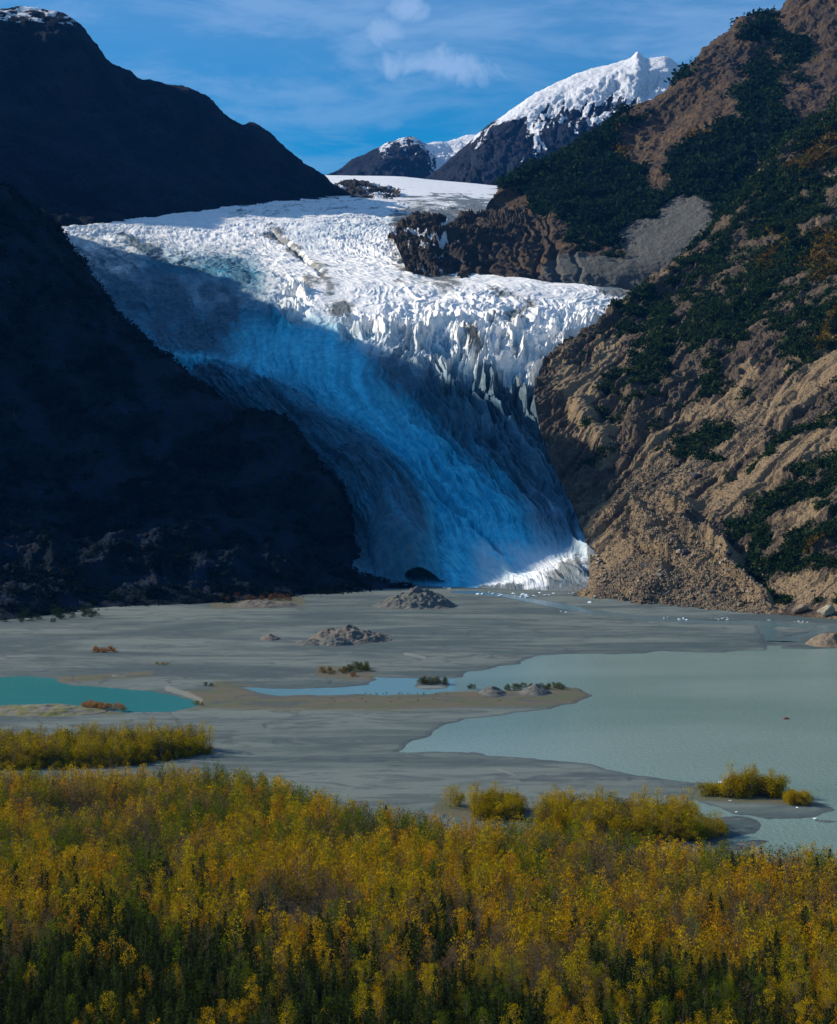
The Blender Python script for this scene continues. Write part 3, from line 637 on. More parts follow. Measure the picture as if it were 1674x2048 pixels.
def make_ground():
    Dk = np.r_[-4000, -1500, 0, 200, 300, H*F/(np.linspace(2200, 1150, 620)-YH), 2100, 3000, 6000, 14000]
    sx = np.r_[-7.9, -3, -1, -.6, -.45, np.linspace(-.34, .34, 820), .45, .6, 1, 3, 8]
    Y, S = np.meshgrid(Dk, sx, indexing='ij'); X = np.clip(S*np.maximum(np.abs(Y), 350), -30000, 30000)
    wob = 5*fbm(X/30, Y/30, 0, 4, 5); wob2 = 5*fbm(X/30, Y/30, 5., 4, 6)
    xx, yy = X+wob*.8, Y+wob2*1.6
    sd = sdist(xx, yy, poly_w(LAKE)); 
    ch = np.minimum(sdist(xx, yy, poly_w(CHAN)), sdist(xx, yy, poly_w(POND)))
    st = np.minimum(sdist(xx, yy, poly_w(STREAM[0])), sdist(xx, yy, poly_w(STREAM[1])))
    water = np.minimum(np.minimum(sd, ch), st)
    for I in ISLES: water = np.maximum(water, -sdist(xx, yy, poly_w(I)))
    px, py = proj(np.stack([X, Y, 0*X], -1))
    z = np.clip(water*.10, -2.0, .35) + np.clip(water*.004, 0, .8) + np.clip(water/30, 0, 1)*.22*fbm(X/26, Y/26, 0, 5, 9)
    # shallow braids and cut banks
    br = ridged(X/120+fbm(X/60, Y/60, 0, 3, 3)*.8, Y/75, 0, 5, 91, .5)
    z -= .35*sstep(.80, .97, br)*np.clip(water/12, 0, 1)
    z = np.where((water > 0) & (water < 400), np.maximum(z, .03), z)
    z = np.where(Y < 300, 0.5, z)
    bar = capsules(px, py, [([(380,1400),(560,1405),(760,1405),(950,1400),(1100,1395),(1160,1392)],18), ([(0,1412),(150,1418),(240,1420)],12), ([(440,1378),(500,1390)],16), ([(640,1345),(740,1350)],12),
                            ([(1400,1597),(1650,1607)],7), ([(880,1620),(960,1635)],12), ([(60,1365),(300,1350)],6), ([(430,1210),(600,1205)],10)])
    tan = capsules(px, py, [([(190,1376),(225,1378)],4), ([(335,1378),(380,1392),(400,1402)],6), ([(995,1541),(1030,1553)],1.6), ([(225,1353),(250,1353)],2), ([(830,1376),(900,1378)],3), ([(1440,1688),(1510,1690)],5), ([(810,1310),(850,1316)],3), ([(0,1383),(26,1384)],2)])
    wet = np.clip(1-water/5., 0, 1)*(water > -3) + .95*sstep(.74, .90, br)
    soil = sstep(0, 25, sdist(X, Y, poly_w([(-600,1560),(430,1560),(700,1640),(1450,1730),(2300,1760),(2300,2400),(-600,2400)]))*-1)
    P = np.stack([X, Y, z], -1)
    o = terrain('ground', P, {'bar': bar, 'tan': tan, 'wet': np.clip(wet, 0, 1), 'soil': soil}, M['silt'], kind='structure')
    def sheet(name, poly, mat, zz, grow=14):
        Pw = poly_w(poly); c = Pw.mean(0)
        d = Pw - c; Pw = c + d*(1+grow/np.maximum(np.linalg.norm(d, axis=1, keepdims=True), 30)) if grow else Pw
        me = bpy.data.meshes.new(name); me.from_pydata([(*p, zz) for p in Pw], [], [list(range(len(Pw)))]); me.materials.append(mat)
        return tag(obj(name, me), kind='structure')
    x0 = G(1260, 1500)[0]
    def rect(name, x0, x1, y0, y1, mat, zz):
        me = bpy.data.meshes.new(name); me.from_pydata([(x0, y0, zz), (x1, y0, zz), (x1, y1, zz), (x0, y1, zz)], [], [(0, 1, 2, 3)]); me.materials.append(mat)
        return tag(obj(name, me), kind='structure')
    def quad(name, pts, mat, zz=0.0):
        me = bpy.data.meshes.new(name); me.from_pydata([(*G(*p)[:2], zz) for p in pts], [], [list(range(len(pts)))]); me.materials.append(mat)
        return tag(obj(name, me), kind='structure')
    quad('pond_water', [(-500,1340),(420,1340),(420,1440),(-500,1440)], M['pond'])
    quad('channel_water', [(440,1345),(908,1345),(908,1405),(440,1405)], M['channel'])
    quad('stream_water', [(880,1168),(1500,1210),(1900,1235),(1900,1291),(1100,1270),(880,1200)], M['stream'])
    quad('lake_water', [(908,1291),(2500,1291),(2500,1800),(780,1800),(780,1430),(908,1408)], M['lake'])
    return X, Y, z
make_ground()
print('ground', time.time()-T0)

# ------------------------------------------------------------------ trees
def cards(C, size, rng, up=.35, asp=.6):
    """leaf-clump quads at centres C, sizes size"""
    n = len(C)
    a = rng.normal(size=(n, 3)); a[:, 2] += up; a /= np.linalg.norm(a, axis=1, keepdims=True)
    b = rng.normal(size=(n, 3)); b -= (a*b).sum(1, keepdims=True)*a; b /= np.linalg.norm(b, axis=1, keepdims=True)
    c = np.cross(a, b); s = size[:, None]
    V = np.stack([C-b*s, C+c*s*asp, C+b*s, C-c*s*asp], 1)
    return V.reshape(-1, 3), np.arange(4*n, dtype=np.int32).reshape(n, 4)

def tube(p0, p1, r0, r1, k=5):
    p0, p1 = np.array(p0, float), np.array(p1, float); d = p1-p0; d /= np.linalg.norm(d)
    u = np.cross(d, (0.3, .9, .2)); u /= np.linalg.norm(u); v = np.cross(d, u)
    a = np.arange(k)/k*2*math.pi; R = np.cos(a)[:, None]*u + np.sin(a)[:, None]*v
    V = np.r_[p0+R*r0, p1+R*r1]; i = np.arange(k); j = (i+1) % k
    return V, np.stack([i, j, j+k, i+k], 1).astype(np.int32)

def merge(parts):
    V = []; Q = []; o = 0
    for v, q in parts: V.append(v); Q.append(q+o); o += len(v)
    return np.concatenate(V), np.concatenate(Q)

def make_proto(kind, seed, dens=1.0):
    r = np.random.default_rng(seed); h = 1.0
    parts = []
    lean = r.normal(size=2)*.012
    top = np.array([lean[0]*8, lean[1]*8, .97 if kind != 'bush' else .7])
    tr = .011 if kind != 'spruce' else .014
    parts.append(tube((0, 0, -.03), top*.5, tr, tr*.65)); parts.append(tube(top*.5, top, tr*.65, .002, 4))
    C = []; S = []; shade = []
    if kind in ('poplar', 'bare'):
        wdt = r.uniform(.20, .275); lo = r.uniform(.05, .16); nl = 18
        for i in range(nl):
            z = lo + (1-lo)*(i+.5)/nl*.96; prof = math.sin(math.pi*min(1, ((z-lo)/(1-lo))**.8*.93+.07))**.75
            a = i*2.4+r.uniform(-.5, .5); R = wdt*prof*r.uniform(.55, 1.15)
            e = np.array([math.cos(a)*R, math.sin(a)*R, z+.04+r.uniform(0, .05)])
            parts.append(tube(top*(z-.05), e, .004, .001, 3))
            k = max(2, int((24 if kind == 'poplar' else 8)*(.35+prof)*dens))
            q = e*np.array([.72, .72, 1]) + r.normal(size=(k, 3))*np.array([.046, .046, .042])*(.6+prof*.6)
            C.append(q); S.append(r.uniform(.012, .025, k)/dens**.5); shade.append(np.full(k, r.uniform(.72, 1.25)))
            if kind == 'bare':
                for _ in range(3):
                    t = e + r.normal(size=3)*np.array([.04, .04, .05]); parts.append(tube(e*np.array([.5,.5,1])-np.array([0,0,.04]), t, .0025, .0008, 3))
    elif kind == 'bush':
        for i in range(22):
            v = r.normal(size=3); v /= np.linalg.norm(v); v[2] = abs(v[2])
            e = np.array([v[0]*.36*r.uniform(.6, 1), v[1]*.36*r.uniform(.6, 1), .12+v[2]*.72*r.uniform(.55, 1.05)])
            parts.append(tube((0, 0, .05), e*.85, .009, .002, 3))
            k = int(30*dens)
            q = e + r.normal(size=(k, 3))*.075
            q[:, 2] = np.maximum(q[:, 2], .01)
            C.append(q); S.append(r.uniform(.020, .042, k)/dens**.45); shade.append(np.full(k, r.uniform(.65, 1.2)))
    elif kind == 'spruce':
        nl = 24
        for i in range(nl):
            z = .07+.92*(i/nl)**.92; R = .30*(1-z)**.8+.010
            kb = max(4, int(9*(1-z))+3)
            for b in range(kb):
                a = b/kb*2*math.pi+i*.7+r.uniform(-.2, .2); L = R*r.uniform(.75, 1.15)
                k = max(3, int(L*36)); t = (np.arange(k)+.6)/k
                q = np.stack([math.cos(a)*L*t, math.sin(a)*L*t, z-.30*L*t**1.4+.02], 1)+r.normal(size=(k, 3))*.006
                C.append(q); S.append(r.uniform(.019, .034, k)*(1.15-t*.4)); shade.append(np.full(k, r.uniform(.7, 1.2)))
    C = np.concatenate(C); S = np.concatenate(S); shade = np.concatenate(shade)*r.uniform(.75, 1.2, len(S))
    LV, LQ = cards(C, S, r, .3 if kind != 'spruce' else .9)
    lc = np.repeat(shade, 4)[:, None]*np.ones(3)*np.stack([1+.12*r.normal(size=len(LV)//4)]*1, 1).repeat(4, 0)
    TV, TQ = merge([(v, q) for v, q in parts])
    return dict(kind=kind, LV=LV, LQ=LQ, lc=np.clip(lc, .3, 1.8), TV=TV, TQ=TQ)

KN = (('poplar', 6), ('bare', 4), ('bush', 4), ('spruce', 5))
protos = {k: [make_proto(k, 100*j+i, 3.2 if k != 'spruce' else 1.0) for i in range(n)] for j, (k, n) in enumerate(KN)}
light = {k: [make_proto(k, 100*j+i, .8 if k != 'spruce' else 1.0) for i in range(n)] for j, (k, n) in enumerate(KN)}
for k, L in protos.items():
    for p in L:
        p['leafmesh'] = mesh_from('crown', p['LV'], p['LQ'], None, False, (M['leaf'],), cols={'leafcol': p['lc']})
        p['trunkmesh'] = mesh_from('trunk', p['TV'], p['TQ'], None, True, (M['dark_bark'] if k == 'spruce' else M['bark'],))

NAME = {'poplar': 'yellow_poplar', 'bare': 'thinning_birch', 'bush': 'willow_bush', 'spruce': 'spruce_tree'}
CATS = {'poplar': 'tree', 'bare': 'tree', 'bush': 'bush', 'spruce': 'conifer'}
def put_tree(kind, x, y, h, color, label, group, z=.3, wide=1.0, var=None, rot=None, name=None):
    p = protos[kind][random.randrange(len(protos[kind])) if var is None else var % len(protos[kind])]
    root = bpy.data.objects.new(name or NAME[kind], None); root.empty_display_size = .1; col.objects.link(root)
    root.location = (x, y, z); root.rotation_euler = (0, 0, random.uniform(0, 6.28) if rot is None else rot); root.scale = (h*wide, h*wide, h)
    tag(root, label, CATS[kind], group)
    c = obj('crown', p['leafmesh'], root); c.color = (*color, 1)
    obj('trunk', p['trunkmesh'], root)
    return root

def colour(kind, u, v):
    """u: random 0..1, v: random 0..1"""
    if kind == 'spruce': c = np.array([.042, .060, .012])*(.55+.9*u)
    elif kind == 'bare': c = np.array([.20, .125, .030])*(.6+.6*u)
    else:
        a = np.array([.54, .335, .003]); b = np.array([.32, .285, .003]); o = np.array([.64, .30, .004]); g = np.array([.13, .165, .005])
        c = a*(1-v)+b*v if u > .12 else o
        if v > .86: c = g
        c = c*(.7+.45*u)
    return c

# forest
FOREST = [(-700,1575),(-100,1575),(200,1585),(330,1578),(430,1577),(560,1598),(680,1640),(760,1655),(830,1672),(900,1688),(1060,1690),(1200,1702),(1400,1735),(1560,1748),(2300,1775),(2600,2320),(-900,2320)]
GAPS = [((175,1650),(95,17)), ((600,1850),(60,26)), ((1380,1880),(90,9)), ((840,1990),(45,12)), ((360,1960),(50,12)), ((940,1935),(50,9)), ((1600,1850),(50,10))]
def forest_sites():
    Pw = poly_w(FOREST); sites = []
    xs = []; sp = 3.7
    y = 330.
    while y < 720:
        k = int(.76*y/sp); xr = (np.arange(k)-k/2)*sp
        for x in xr: xs.append((x+random.uniform(-1.3, 1.3), y+random.uniform(-1.3, 1.3)))
        y += sp*.95
    xs = np.array(xs); sd = sdist(xs[:, 0], xs[:, 1], Pw); xs = xs[sd < 0]; sd = sd[sd < 0]
    return xs, sd
xs, fsd = forest_sites()
N1 = fbm(xs[:, 0]/26, xs[:, 1]/26, 0, 3, 301); N2 = fbm(xs[:, 0]/14, xs[:, 1]/14, 3., 2, 302); N3 = fbm(xs[:, 0]/45, xs[:, 1]/45, 6., 2, 303)
trees = []
for i, (x, y) in enumerate(xs):
    px, py = CX+x/y*F, YH+H/y*F
    skip = False
    for (gx, gy), (rx, ry) in GAPS:
        g = ((px-gx)/rx)**2+((py-gy)/ry)**2
        if g < 1+.5*N2[i]: skip = True
    if skip or abs(px-837) > 1280: continue
    # conifers gather low in the frame and to the left
    lowf = (py-100-1880)/130.0 + (.95 if px < 450 else .5 if px < 900 else .05) + 1.5*N1[i]
    pc = 1/(1+math.exp(-3.2*(lowf-.35)))*.86 + .01
    if px > 1440 and py < 1800: pc = max(pc, .13)
    u, v = random.random(), random.random()
    if u < pc: kind = 'spruce'
    elif v < .06+.5*max(0, N3[i]+.12)+(.5 if any(((px-gx)/(rx*1.7))**2+((py-gy)/(ry*2.2))**2 < 1 for (gx, gy), (rx, ry) in GAPS) else 0): kind = 'bare'
    else: kind = 'poplar'
    h = {'spruce': random.uniform(8, 12.5), 'bare': random.uniform(9.5, 13), 'poplar': random.uniform(7.5, 13)}[kind]
    if fsd[i] > -6: h *= .8
    if py > 1900 and kind != 'spruce': h *= random.uniform(.85, 1.15)
    hv = np.clip(.50+1.2*N2[i]+.6*N1[i]+random.uniform(-.30, .30) + (.16 if py < 1760 else 0), 0, 1)
    trees.append((kind, x, y, h, colour(kind, random.random(), hv), px, py, hv))
print('forest trees', len(trees))

def area(px, py):
    a = ['far left', 'left', 'centre left', 'centre right', 'right', 'far right'][int(np.clip(px/1674*6, 0, 5))]
    b = 'at the bottom edge' if py-60 > 2000 else 'just above the bottom edge' if py-60 > 1930 else 'in the lower part'
    return a, b
def cname(kind, hv):
    if kind == 'spruce': return 'dark green spruce'
    if kind == 'bare': return 'half-bare greyish brown birch'
    return 'greenish poplar' if hv > .7 else 'olive yellow poplar' if hv > .42 else 'golden yellow poplar'
vis = [t for t in trees if -20 < t[5] < 1694 and t[6]-t[3]/t[2]*F < 2030]
vis.sort(key=lambda t: t[2])
indiv = {'poplar': [], 'bare': [], 'spruce': []}
for t in vis:
    if len(indiv[t[0]]) < {'poplar': 165, 'bare': 250, 'spruce': 290}[t[0]]: indiv[t[0]].append(t)
chosen = set(id(t) for L in indiv.values() for t in L)
for kind, L in indiv.items():
    for t in L:
        a, b = area(t[5], t[6]); nm = cname(kind, t[7])
        size = 'tall' if t[3] > 12 else 'shorter'
        put_tree(kind, t[1], t[2], t[3], t[4], f"{size} {nm} {b}, {a}", f"{size} {nm} trees, {b}, {a}")
rest = [t for t in trees if id(t) not in chosen]

def bulk(name, L, label, cat, wide=1.0, z0=.3):
    LV = []; LQ = []; LC = []; TV = []; TQ = []; TC = []; o = 0
    for t in L:
        kind, x, y, h, c = t[:5]; p = random.choice(light[kind]); a = random.uniform(0, 6.28)
        ca, sa = math.cos(a), math.sin(a); R = np.array([[ca, sa, 0], [-sa, ca, 0], [0, 0, 1]])*h
        zz = t[8] if len(t) > 8 else z0
        v = p['LV']@R+(x, y, zz); LV.append(v.astype(f32)); LQ.append(p['LQ']+o); LC.append((p['lc']*c).astype(f32)); o += len(v)
        TV.append((p['TV']@R+(x, y, zz)).astype(f32)); TQ.append(p['TQ'])
    nl = sum(len(q) for q in LQ)
    for i in range(len(TQ)):
        TQ[i] = TQ[i]+o; o += len(TV[i])
    V = np.concatenate(LV+TV); Q = np.concatenate(LQ+TQ); C = np.ones((len(V), 3), f32); LCc = np.concatenate(LC); C[:len(LCc)] = LCc
    mi = np.zeros(len(Q), np.int32); mi[nl:] = 1
    me = mesh_from(name, V, Q, None, False, (M['leaf'], M['bark']), mi, {'leafcol': C})
    return tag(obj(name, me), label, cat, None, 'stuff')
bulk('forest', [t for t in rest if t[0] != 'spruce'], 'autumn forest of yellow and bare trees filling the middle of the wood', 'forest')
bulk('spruce_forest', [t for t in rest if t[0] == 'spruce'], 'dark spruces mixed in among the yellow trees of the wood', 'forest')
print('forest', time.time()-T0)

# copses standing apart
def scatter_poly(poly, n, mind):
    P = poly_w(poly); lo, hi = P.min(0), P.max(0); out = []
    for _ in range(n*60):
        x, y = random.uniform(lo[0], hi[0]), random.uniform(lo[1], hi[1])
        if sdist(np.array([x]), np.array([y]), P)[0] < 0 and all((x-a)**2+(y-b)**2 > mind**2 for a, b in out): out.append((x, y))
        if len(out) >= n: break
    return out
def copse(poly, n, mind, kinds, hr, where, group, wide=1.15, hv=(.2, .8)):
    pts = scatter_poly(poly, n, mind)
    pxs = sorted((CX+x/y*F for x, y in pts))
    for x, y in pts:
        kind = random.choice(kinds); u = random.uniform(*hv); px = CX+x/y*F
        fr = (px-pxs[0])/max(1, pxs[-1]-pxs[0]); side = 'left end' if fr < .2 else 'left part' if fr < .45 else 'right part' if fr < .8 else 'right end'
        nm = {'bush': 'rounded', 'poplar': 'upright', 'bare': 'half-bare'}.get(kind, 'pointed')
        cn = 'olive' if u > .5 else 'golden'
        put_tree(kind, x, y, random.uniform(*hr)*(.8 if kind == 'bush' else 1), colour(kind, random.random()*.88+.12, u), f"{nm} {cn} tree, {side} of the {where}", f"{nm} {cn} trees at the {side} of {group}", wide=wide)
copse([(-60,1540),(150,1540),(300,1528),(425,1508),(415,1497),(300,1491),(0,1500),(-60,1500)], 95, 2.6, ['poplar', 'poplar', 'bare', 'poplar', 'bush'], (10, 14), 'long copse on the left flat', 'the left copse', 1.2, (.35, .85))
copse([(-60,1500),(20,1498),(30,1485),(-60,1480)], 7, 2.5, ['poplar', 'bush'], (9, 12), 'small clump at the left photo edge', 'the edge clump')
copse([(880,1622),(925,1622),(925,1612),(885,1612)], 6, 2.0, ['bush', 'poplar'], (7.5, 9.5), 'small clump left of the lakeside copse', 'the small clump')
copse([(935,1645),(1045,1645),(1045,1620),(940,1620)], 22, 2.4, ['bush', 'poplar', 'bush'], (9, 13), 'round copse between the clump and the long copse', 'the round copse')
copse([(1065,1665),(1200,1690),(1390,1690),(1385,1650),(1230,1640),(1080,1635)], 75, 2.7, ['bush', 'poplar', 'poplar'], (10, 14.5), 'long lakeside copse at right', 'the lakeside copse', 1.2, (.2, .75))
copse([(1380,1690),(1440,1682),(1445,1668),(1390,1660)], 13, 2.2, ['bush', 'poplar'], (7, 10.5), 'low point right of the lakeside copse', 'the copse point', 1.2)
copse([(1398,1594),(1440,1594),(1440,1588),(1400,1588)], 7, 1.8, ['bush'], (6, 8.5), 'left clump on the gravel bar', 'the bar, left clump', 1.2)
copse([(1452,1596),(1575,1596),(1560,1586),(1460,1586)], 24, 2.2, ['bush', 'poplar', 'bush'], (9, 13.5), 'tall clump on the gravel bar', 'the bar, tall clump', 1.3, (.2, .7))
copse([(1568,1612),(1615,1612),(1610,1604),(1572,1604)], 10, 1.7, ['bush'], (6, 9), 'right clump on the gravel bar', 'the bar, right clump', 1.2, (.1, .5))

fill = []
for poly, n, hr in (([(-60,1536),(150,1536),(300,1525),(410,1507),(405,1500),(300,1495),(0,1503),(-60,1503)], 300, (8.5, 12.5)), ([(1070,1668),(1200,1686),(1380,1686),(1380,1652),(1230,1644),(1085,1640)], 190, (8, 12)), ([(-60,1545),(150,1545),(300,1532),(425,1511),(425,1506),(300,1525),(150,1538),(-60,1538)], 120, (3, 5.5)), ([(945,1643),(1040,1643),(1040,1622),(945,1622)], 40, (7, 10))):
    for x, y in scatter_poly(poly, n, 1.6):
        k = random.choice(['poplar', 'bush', 'bare']) if hr[0] > 6 else 'bush'; hvv = random.uniform(.3, .95)
        fill.append((k, x, y, random.uniform(*hr), colour(k, random.random()*.88+.12, hvv)*(1 if hr[0] > 6 else .55)))
bulk('copse_undergrowth', fill, 'dense inner trees and undergrowth of the copses standing on the flat', 'undergrowth')

# low shrubs on the bars and banks
def shrubs(poly, n, mind, hr, tint, label, group, kind='bush', z=.3):
    for x, y in scatter_poly(poly, n, mind):
        k = random.uniform(.7, 1.2)
        put_tree(kind, x, y, random.uniform(*hr), [c*k for c in tint], label, group, z=z, wide=random.uniform(1.0, 1.5), name='low_shrub')
RUST, GRN, YEL = (.36, .16, .04), (.09, .10, .02), (.30, .22, .02)
shrubs([(162,1421),(250,1423),(245,1414),(170,1414)], 16, 2, (3, 6), (.42, .20, .05), 'low rusty orange shrub at the right tip of the pond mound', 'rusty shrubs at the pond mound tip')
shrubs([(10,1423),(160,1425),(160,1419),(10,1418)], 34, 3, (1.5, 3), RUST, 'low rust brown shrub along the front of the pond mound', 'rusty shrubs in front of the pond mound')
shrubs([(640,1350),(690,1350),(690,1342),(645,1342)], 10, 3, (2.5, 4.5), (.20, .13, .02), 'low brownish shrub left of the dark shrubs north of the channel', 'brownish shrubs north of the channel')
shrubs([(690,1345),(745,1344),(740,1337),(700,1338)], 12, 3, (4, 6), GRN, 'dark olive shrub on the flat north of the channel', 'dark shrubs north of the channel')
shrubs([(700,1356),(720,1357),(715,1350),(700,1350)], 3, 3, (3, 4), RUST, 'rust brown shrub by the channel bank', 'rusty shrubs by the channel bank')
shrubs([(838,1371),(895,1371),(890,1366),(845,1366)], 11, 2.5, (3.5, 6), GRN, 'dark green shrub on the tiny islet in the channel', 'shrubs on the channel islet')
shrubs([(180,1308),(235,1308),(230,1303),(185,1303)], 12, 3, (3, 5), RUST, 'rusty shrub alone on the grey flat at left', 'rusty shrubs on the left flat')
shrubs([(305,1333),(335,1333),(335,1330),(305,1330)], 5, 3, (2, 3), YEL, 'small yellowish shrub on the open grey flat', 'yellowish shrubs on the open flat')
shrubs([(398,1374),(425,1375),(425,1371),(398,1371)], 3, 3, (2.5, 3.5), GRN, 'small dark shrub between pond and channel', 'dark shrubs between pond and channel')
shrubs([(1010,1383),(1100,1385),(1095,1376),(1010,1378)], 14, 3, (3, 5), GRN, 'dark shrub on the spit beside its gravel mounds', 'dark shrubs on the spit')
shrubs([(1090,1380),(1130,1381),(1125,1375),(1090,1374)], 7, 3, (3, 4.5), GRN, 'dark shrub near the tip of the spit', 'dark shrubs near the tip of the spit')
shrubs([(930,1380),(950,1380),(950,1376),(930,1376)], 3, 3, (3, 4), GRN, 'dark shrub left of the grey mound on the spit', 'dark shrubs left of the spit mound')
shrubs([(720,1391),(900,1392),(900,1388),(720,1387)], 14, 3, (.9, 1.4), (.12, .12, .03), 'tiny olive shrub on the channel side of the spit', 'tiny shrubs along the channel side of the spit')
shrubs([(640,1410),(1000,1406),(1000,1396),(640,1396)], 14, 8, (.8, 1.3), (.30, .17, .05), 'tiny rusty shrub on the flat spit', 'tiny rusty shrubs on the spit')
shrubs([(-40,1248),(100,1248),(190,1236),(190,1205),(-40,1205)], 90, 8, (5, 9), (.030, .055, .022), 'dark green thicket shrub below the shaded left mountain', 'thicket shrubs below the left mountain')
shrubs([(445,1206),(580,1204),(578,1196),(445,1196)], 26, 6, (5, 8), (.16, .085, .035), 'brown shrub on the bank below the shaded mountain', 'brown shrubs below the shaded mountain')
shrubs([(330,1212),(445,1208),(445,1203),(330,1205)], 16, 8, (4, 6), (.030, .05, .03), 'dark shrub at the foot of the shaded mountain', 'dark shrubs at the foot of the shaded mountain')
shrubs([(380,1412),(405,1412),(400,1407),(382,1407)], 6, 2, (1.5, 2.5), YEL, 'yellow brown shrub at the tip of the pond', 'yellow shrubs at the pond tip')
print('copses', time.time()-T0)

# scrub on the slopes: nobody could count it
def slope_scrub(name, data, n, size, cols, thr, label, pxr=(900, 1720), wide=1.0, jit=None):
    Q, veg = data[0], data[1]
    px, py = proj(Q); a, b = Q.shape[:2]
    idx = np.flatnonzero(((veg > thr-.22) & (px > pxr[0]) & (px < pxr[1]) & (py > -20) & (py < 1235)).ravel())
    # even density on screen-facing surface
    w = (Q[..., 1].ravel()[idx])**-1.0
    fv = veg.ravel()[idx]; qq = Q.reshape(-1, 3)[idx]
    pr = sstep(thr-.12, thr+.38, fv + .9*fbm(qq[:, 0]/16, qq[:, 1]/16, qq[:, 2]/16, 3, 733))+1e-4
    pick = rng.choice(idx, n, replace=True, p=pr/pr.sum())
    B = Q.reshape(-1, 3)[pick]; k = 12
    s = rng.uniform(.6, 1.4, n)*size*(B[:, 1]/2000)
    C = B[:, None]+rng.normal(size=(n, k, 3))*np.array([.55, .55, .35])*s[:, None, None]+np.array([0, 0, .35])*s[:, None, None]
    C = C.reshape(-1, 3); S = (np.repeat(s, k)*rng.uniform(.25, .5, n*k))
    V, q = cards(C, S, rng, .6)
    ci = rng.random(n); cc = np.array(cols)[np.minimum((ci**1.0*len(cols)).astype(int), len(cols)-1)]
    if len(data) > 2:
        g = data[2].ravel()[pick]; gm = (g + .22*rng.normal(size=n)) > .66; cc = np.where(gm[:, None], np.array([.13, .085, .012]), cc)
    cc = cc*rng.uniform(.6, 1.3, n)[:, None]
    me = mesh_from(name, V, q, None, False, (M['leaf'],), cols={'leafcol': np.repeat(np.repeat(cc, k, 0), 4, 0)})
    return tag(obj(name, me), label, 'scrub', None, 'stuff')
slope_scrub('slope_scrub', R1, 26000, 4.2, [(.014, .036, .014), (.022, .048, .014), (.045, .068, .018), (.015, .032, .018)], .5, 'dark green scrub patches on the sunlit right slope')
slope_scrub('slope_scrub', R2, 14000, 6.0, [(.010, .026, .014), (.013, .034, .016), (.022, .046, .016)], .5, 'dark forest cover on the tan mountain at right', (1000, 1720))
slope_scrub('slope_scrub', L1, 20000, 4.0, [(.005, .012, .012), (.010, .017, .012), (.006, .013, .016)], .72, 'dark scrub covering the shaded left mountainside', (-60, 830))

# ------------------------------------------------------------------ boulders, mounds, ice
def blob_mesh(name, seed, mat, rough=.35, sub=3, flat=.75, smooth=False):
    import bmesh
    bm = bmesh.new(); bmesh.ops.create_icosphere(bm, subdivisions=sub, radius=1)
    me = bpy.data.meshes.new(name); bm.to_mesh(me); bm.free()
    V = np.empty(len(me.vertices)*3, f32); me.vertices.foreach_get('co', V); V = V.reshape(-1, 3)
    r = np.random.default_rng(seed)
    for _ in range(9):                             # chop with planes for a broken look
        n = r.normal(size=3); n /= np.linalg.norm(n); d = r.uniform(.5, .85); t = V@n; V = np.where((t > d)[:, None], V-(t-d)[:, None]*n, V)
    V = V*(1+rough*.3*fbm(V[:, 0]*1.7+seed, V[:, 1]*1.7, V[:, 2]*1.7, 3, seed)[:, None]); V[:, 2] *= flat
    me.vertices.foreach_set('co', V.ravel()); me.materials.append(mat); me.update()
    me.polygons.foreach_set('use_smooth', np.full(len(me.polygons), smooth, bool))
    return me
bms = {k: [blob_mesh('boulder', s+17*j, M[k]) for s in range(4)] for j, k in enumerate(('boulder', 'boulder_pale', 'boulder_dark'))}
RP = R1[0]; rpx, rpy = proj(RP)
def on_slope(px, py):
    d = (rpx-px)**2+(rpy-py)**2; i = np.argmin(d); return RP.reshape(-1, 3)[i]
def boulder(p, r, kind, label, group=None, sink=.3):
    o = obj('boulder', random.choice(bms[kind])); o.location = (p[0], p[1], p[2]+r*sink); o.scale = [r*random.uniform(.8, 1.2) for _ in range(3)]
    o.rotation_euler = [random.uniform(-.4, .4), random.uniform(-.4, .4), random.uniform(0, 6.3)]
    return tag(o, label, 'boulder', group)
for px, py, r, k, lab in (
    (1192,1197,3.4,'boulder_pale','large pale round boulder low on the left of the debris cone'),
    (1398,1190,4.2,'boulder','big tan boulder near the foot of the debris cone'),
    (1425,1187,3.8,'boulder_dark','dark boulder right of the big tan one on the debris cone'),
    (1390,953,5.0,'boulder_dark','isolated dark boulder high on the tan scree'),
    (1358,1107,4.5,'boulder_pale','pale boulder beside the dark hollow of the debris cone'),
    (1372,1108,5.0,'boulder_dark','dark block in the hollow of the debris cone'),
    (1376,936,4.5,'boulder','tan block above the isolated dark boulder'),
    (1317,1152,3.4,'boulder_pale','light tan boulder in the middle of the debris cone'),
    (1290,1135,4.2,'boulder_dark','dark boulder left of centre on the debris cone'),
    (1210,1165,3.2,'boulder','tan boulder beside the glacier edge'),
    (1500,1208,4.0,'boulder','upright tan block at the right foot of the debris cone'),
    (1480,1212,3.4,'boulder','tan block left of the upright one at the cone foot'),
    (1600,1222,7.5,'boulder','broad tan boulder on the shore at far right'),
    (1650,1228,8.0,'boulder_pale','broad pale boulder on the shore at the right edge'),
    (1455,1108,5.0,'boulder_dark','dark block on the raised ridge of rubble')):
    boulder(on_slope(px, py), r, k, lab)
zones = [([(1280,1000),(1340,1060),(1370,1120)], 34, 'the rubble ridge'), ([(1230,1190),(1330,1170),(1480,1200)], 28, 'the debris cone'), ([(1330,930),(1450,880)], 30, 'the upper scree'), ([(1420,1080),(1500,1170)], 26, 'the right rubble levee'), ([(1195,1110),(1210,1170)], 12, 'the glacier edge')]
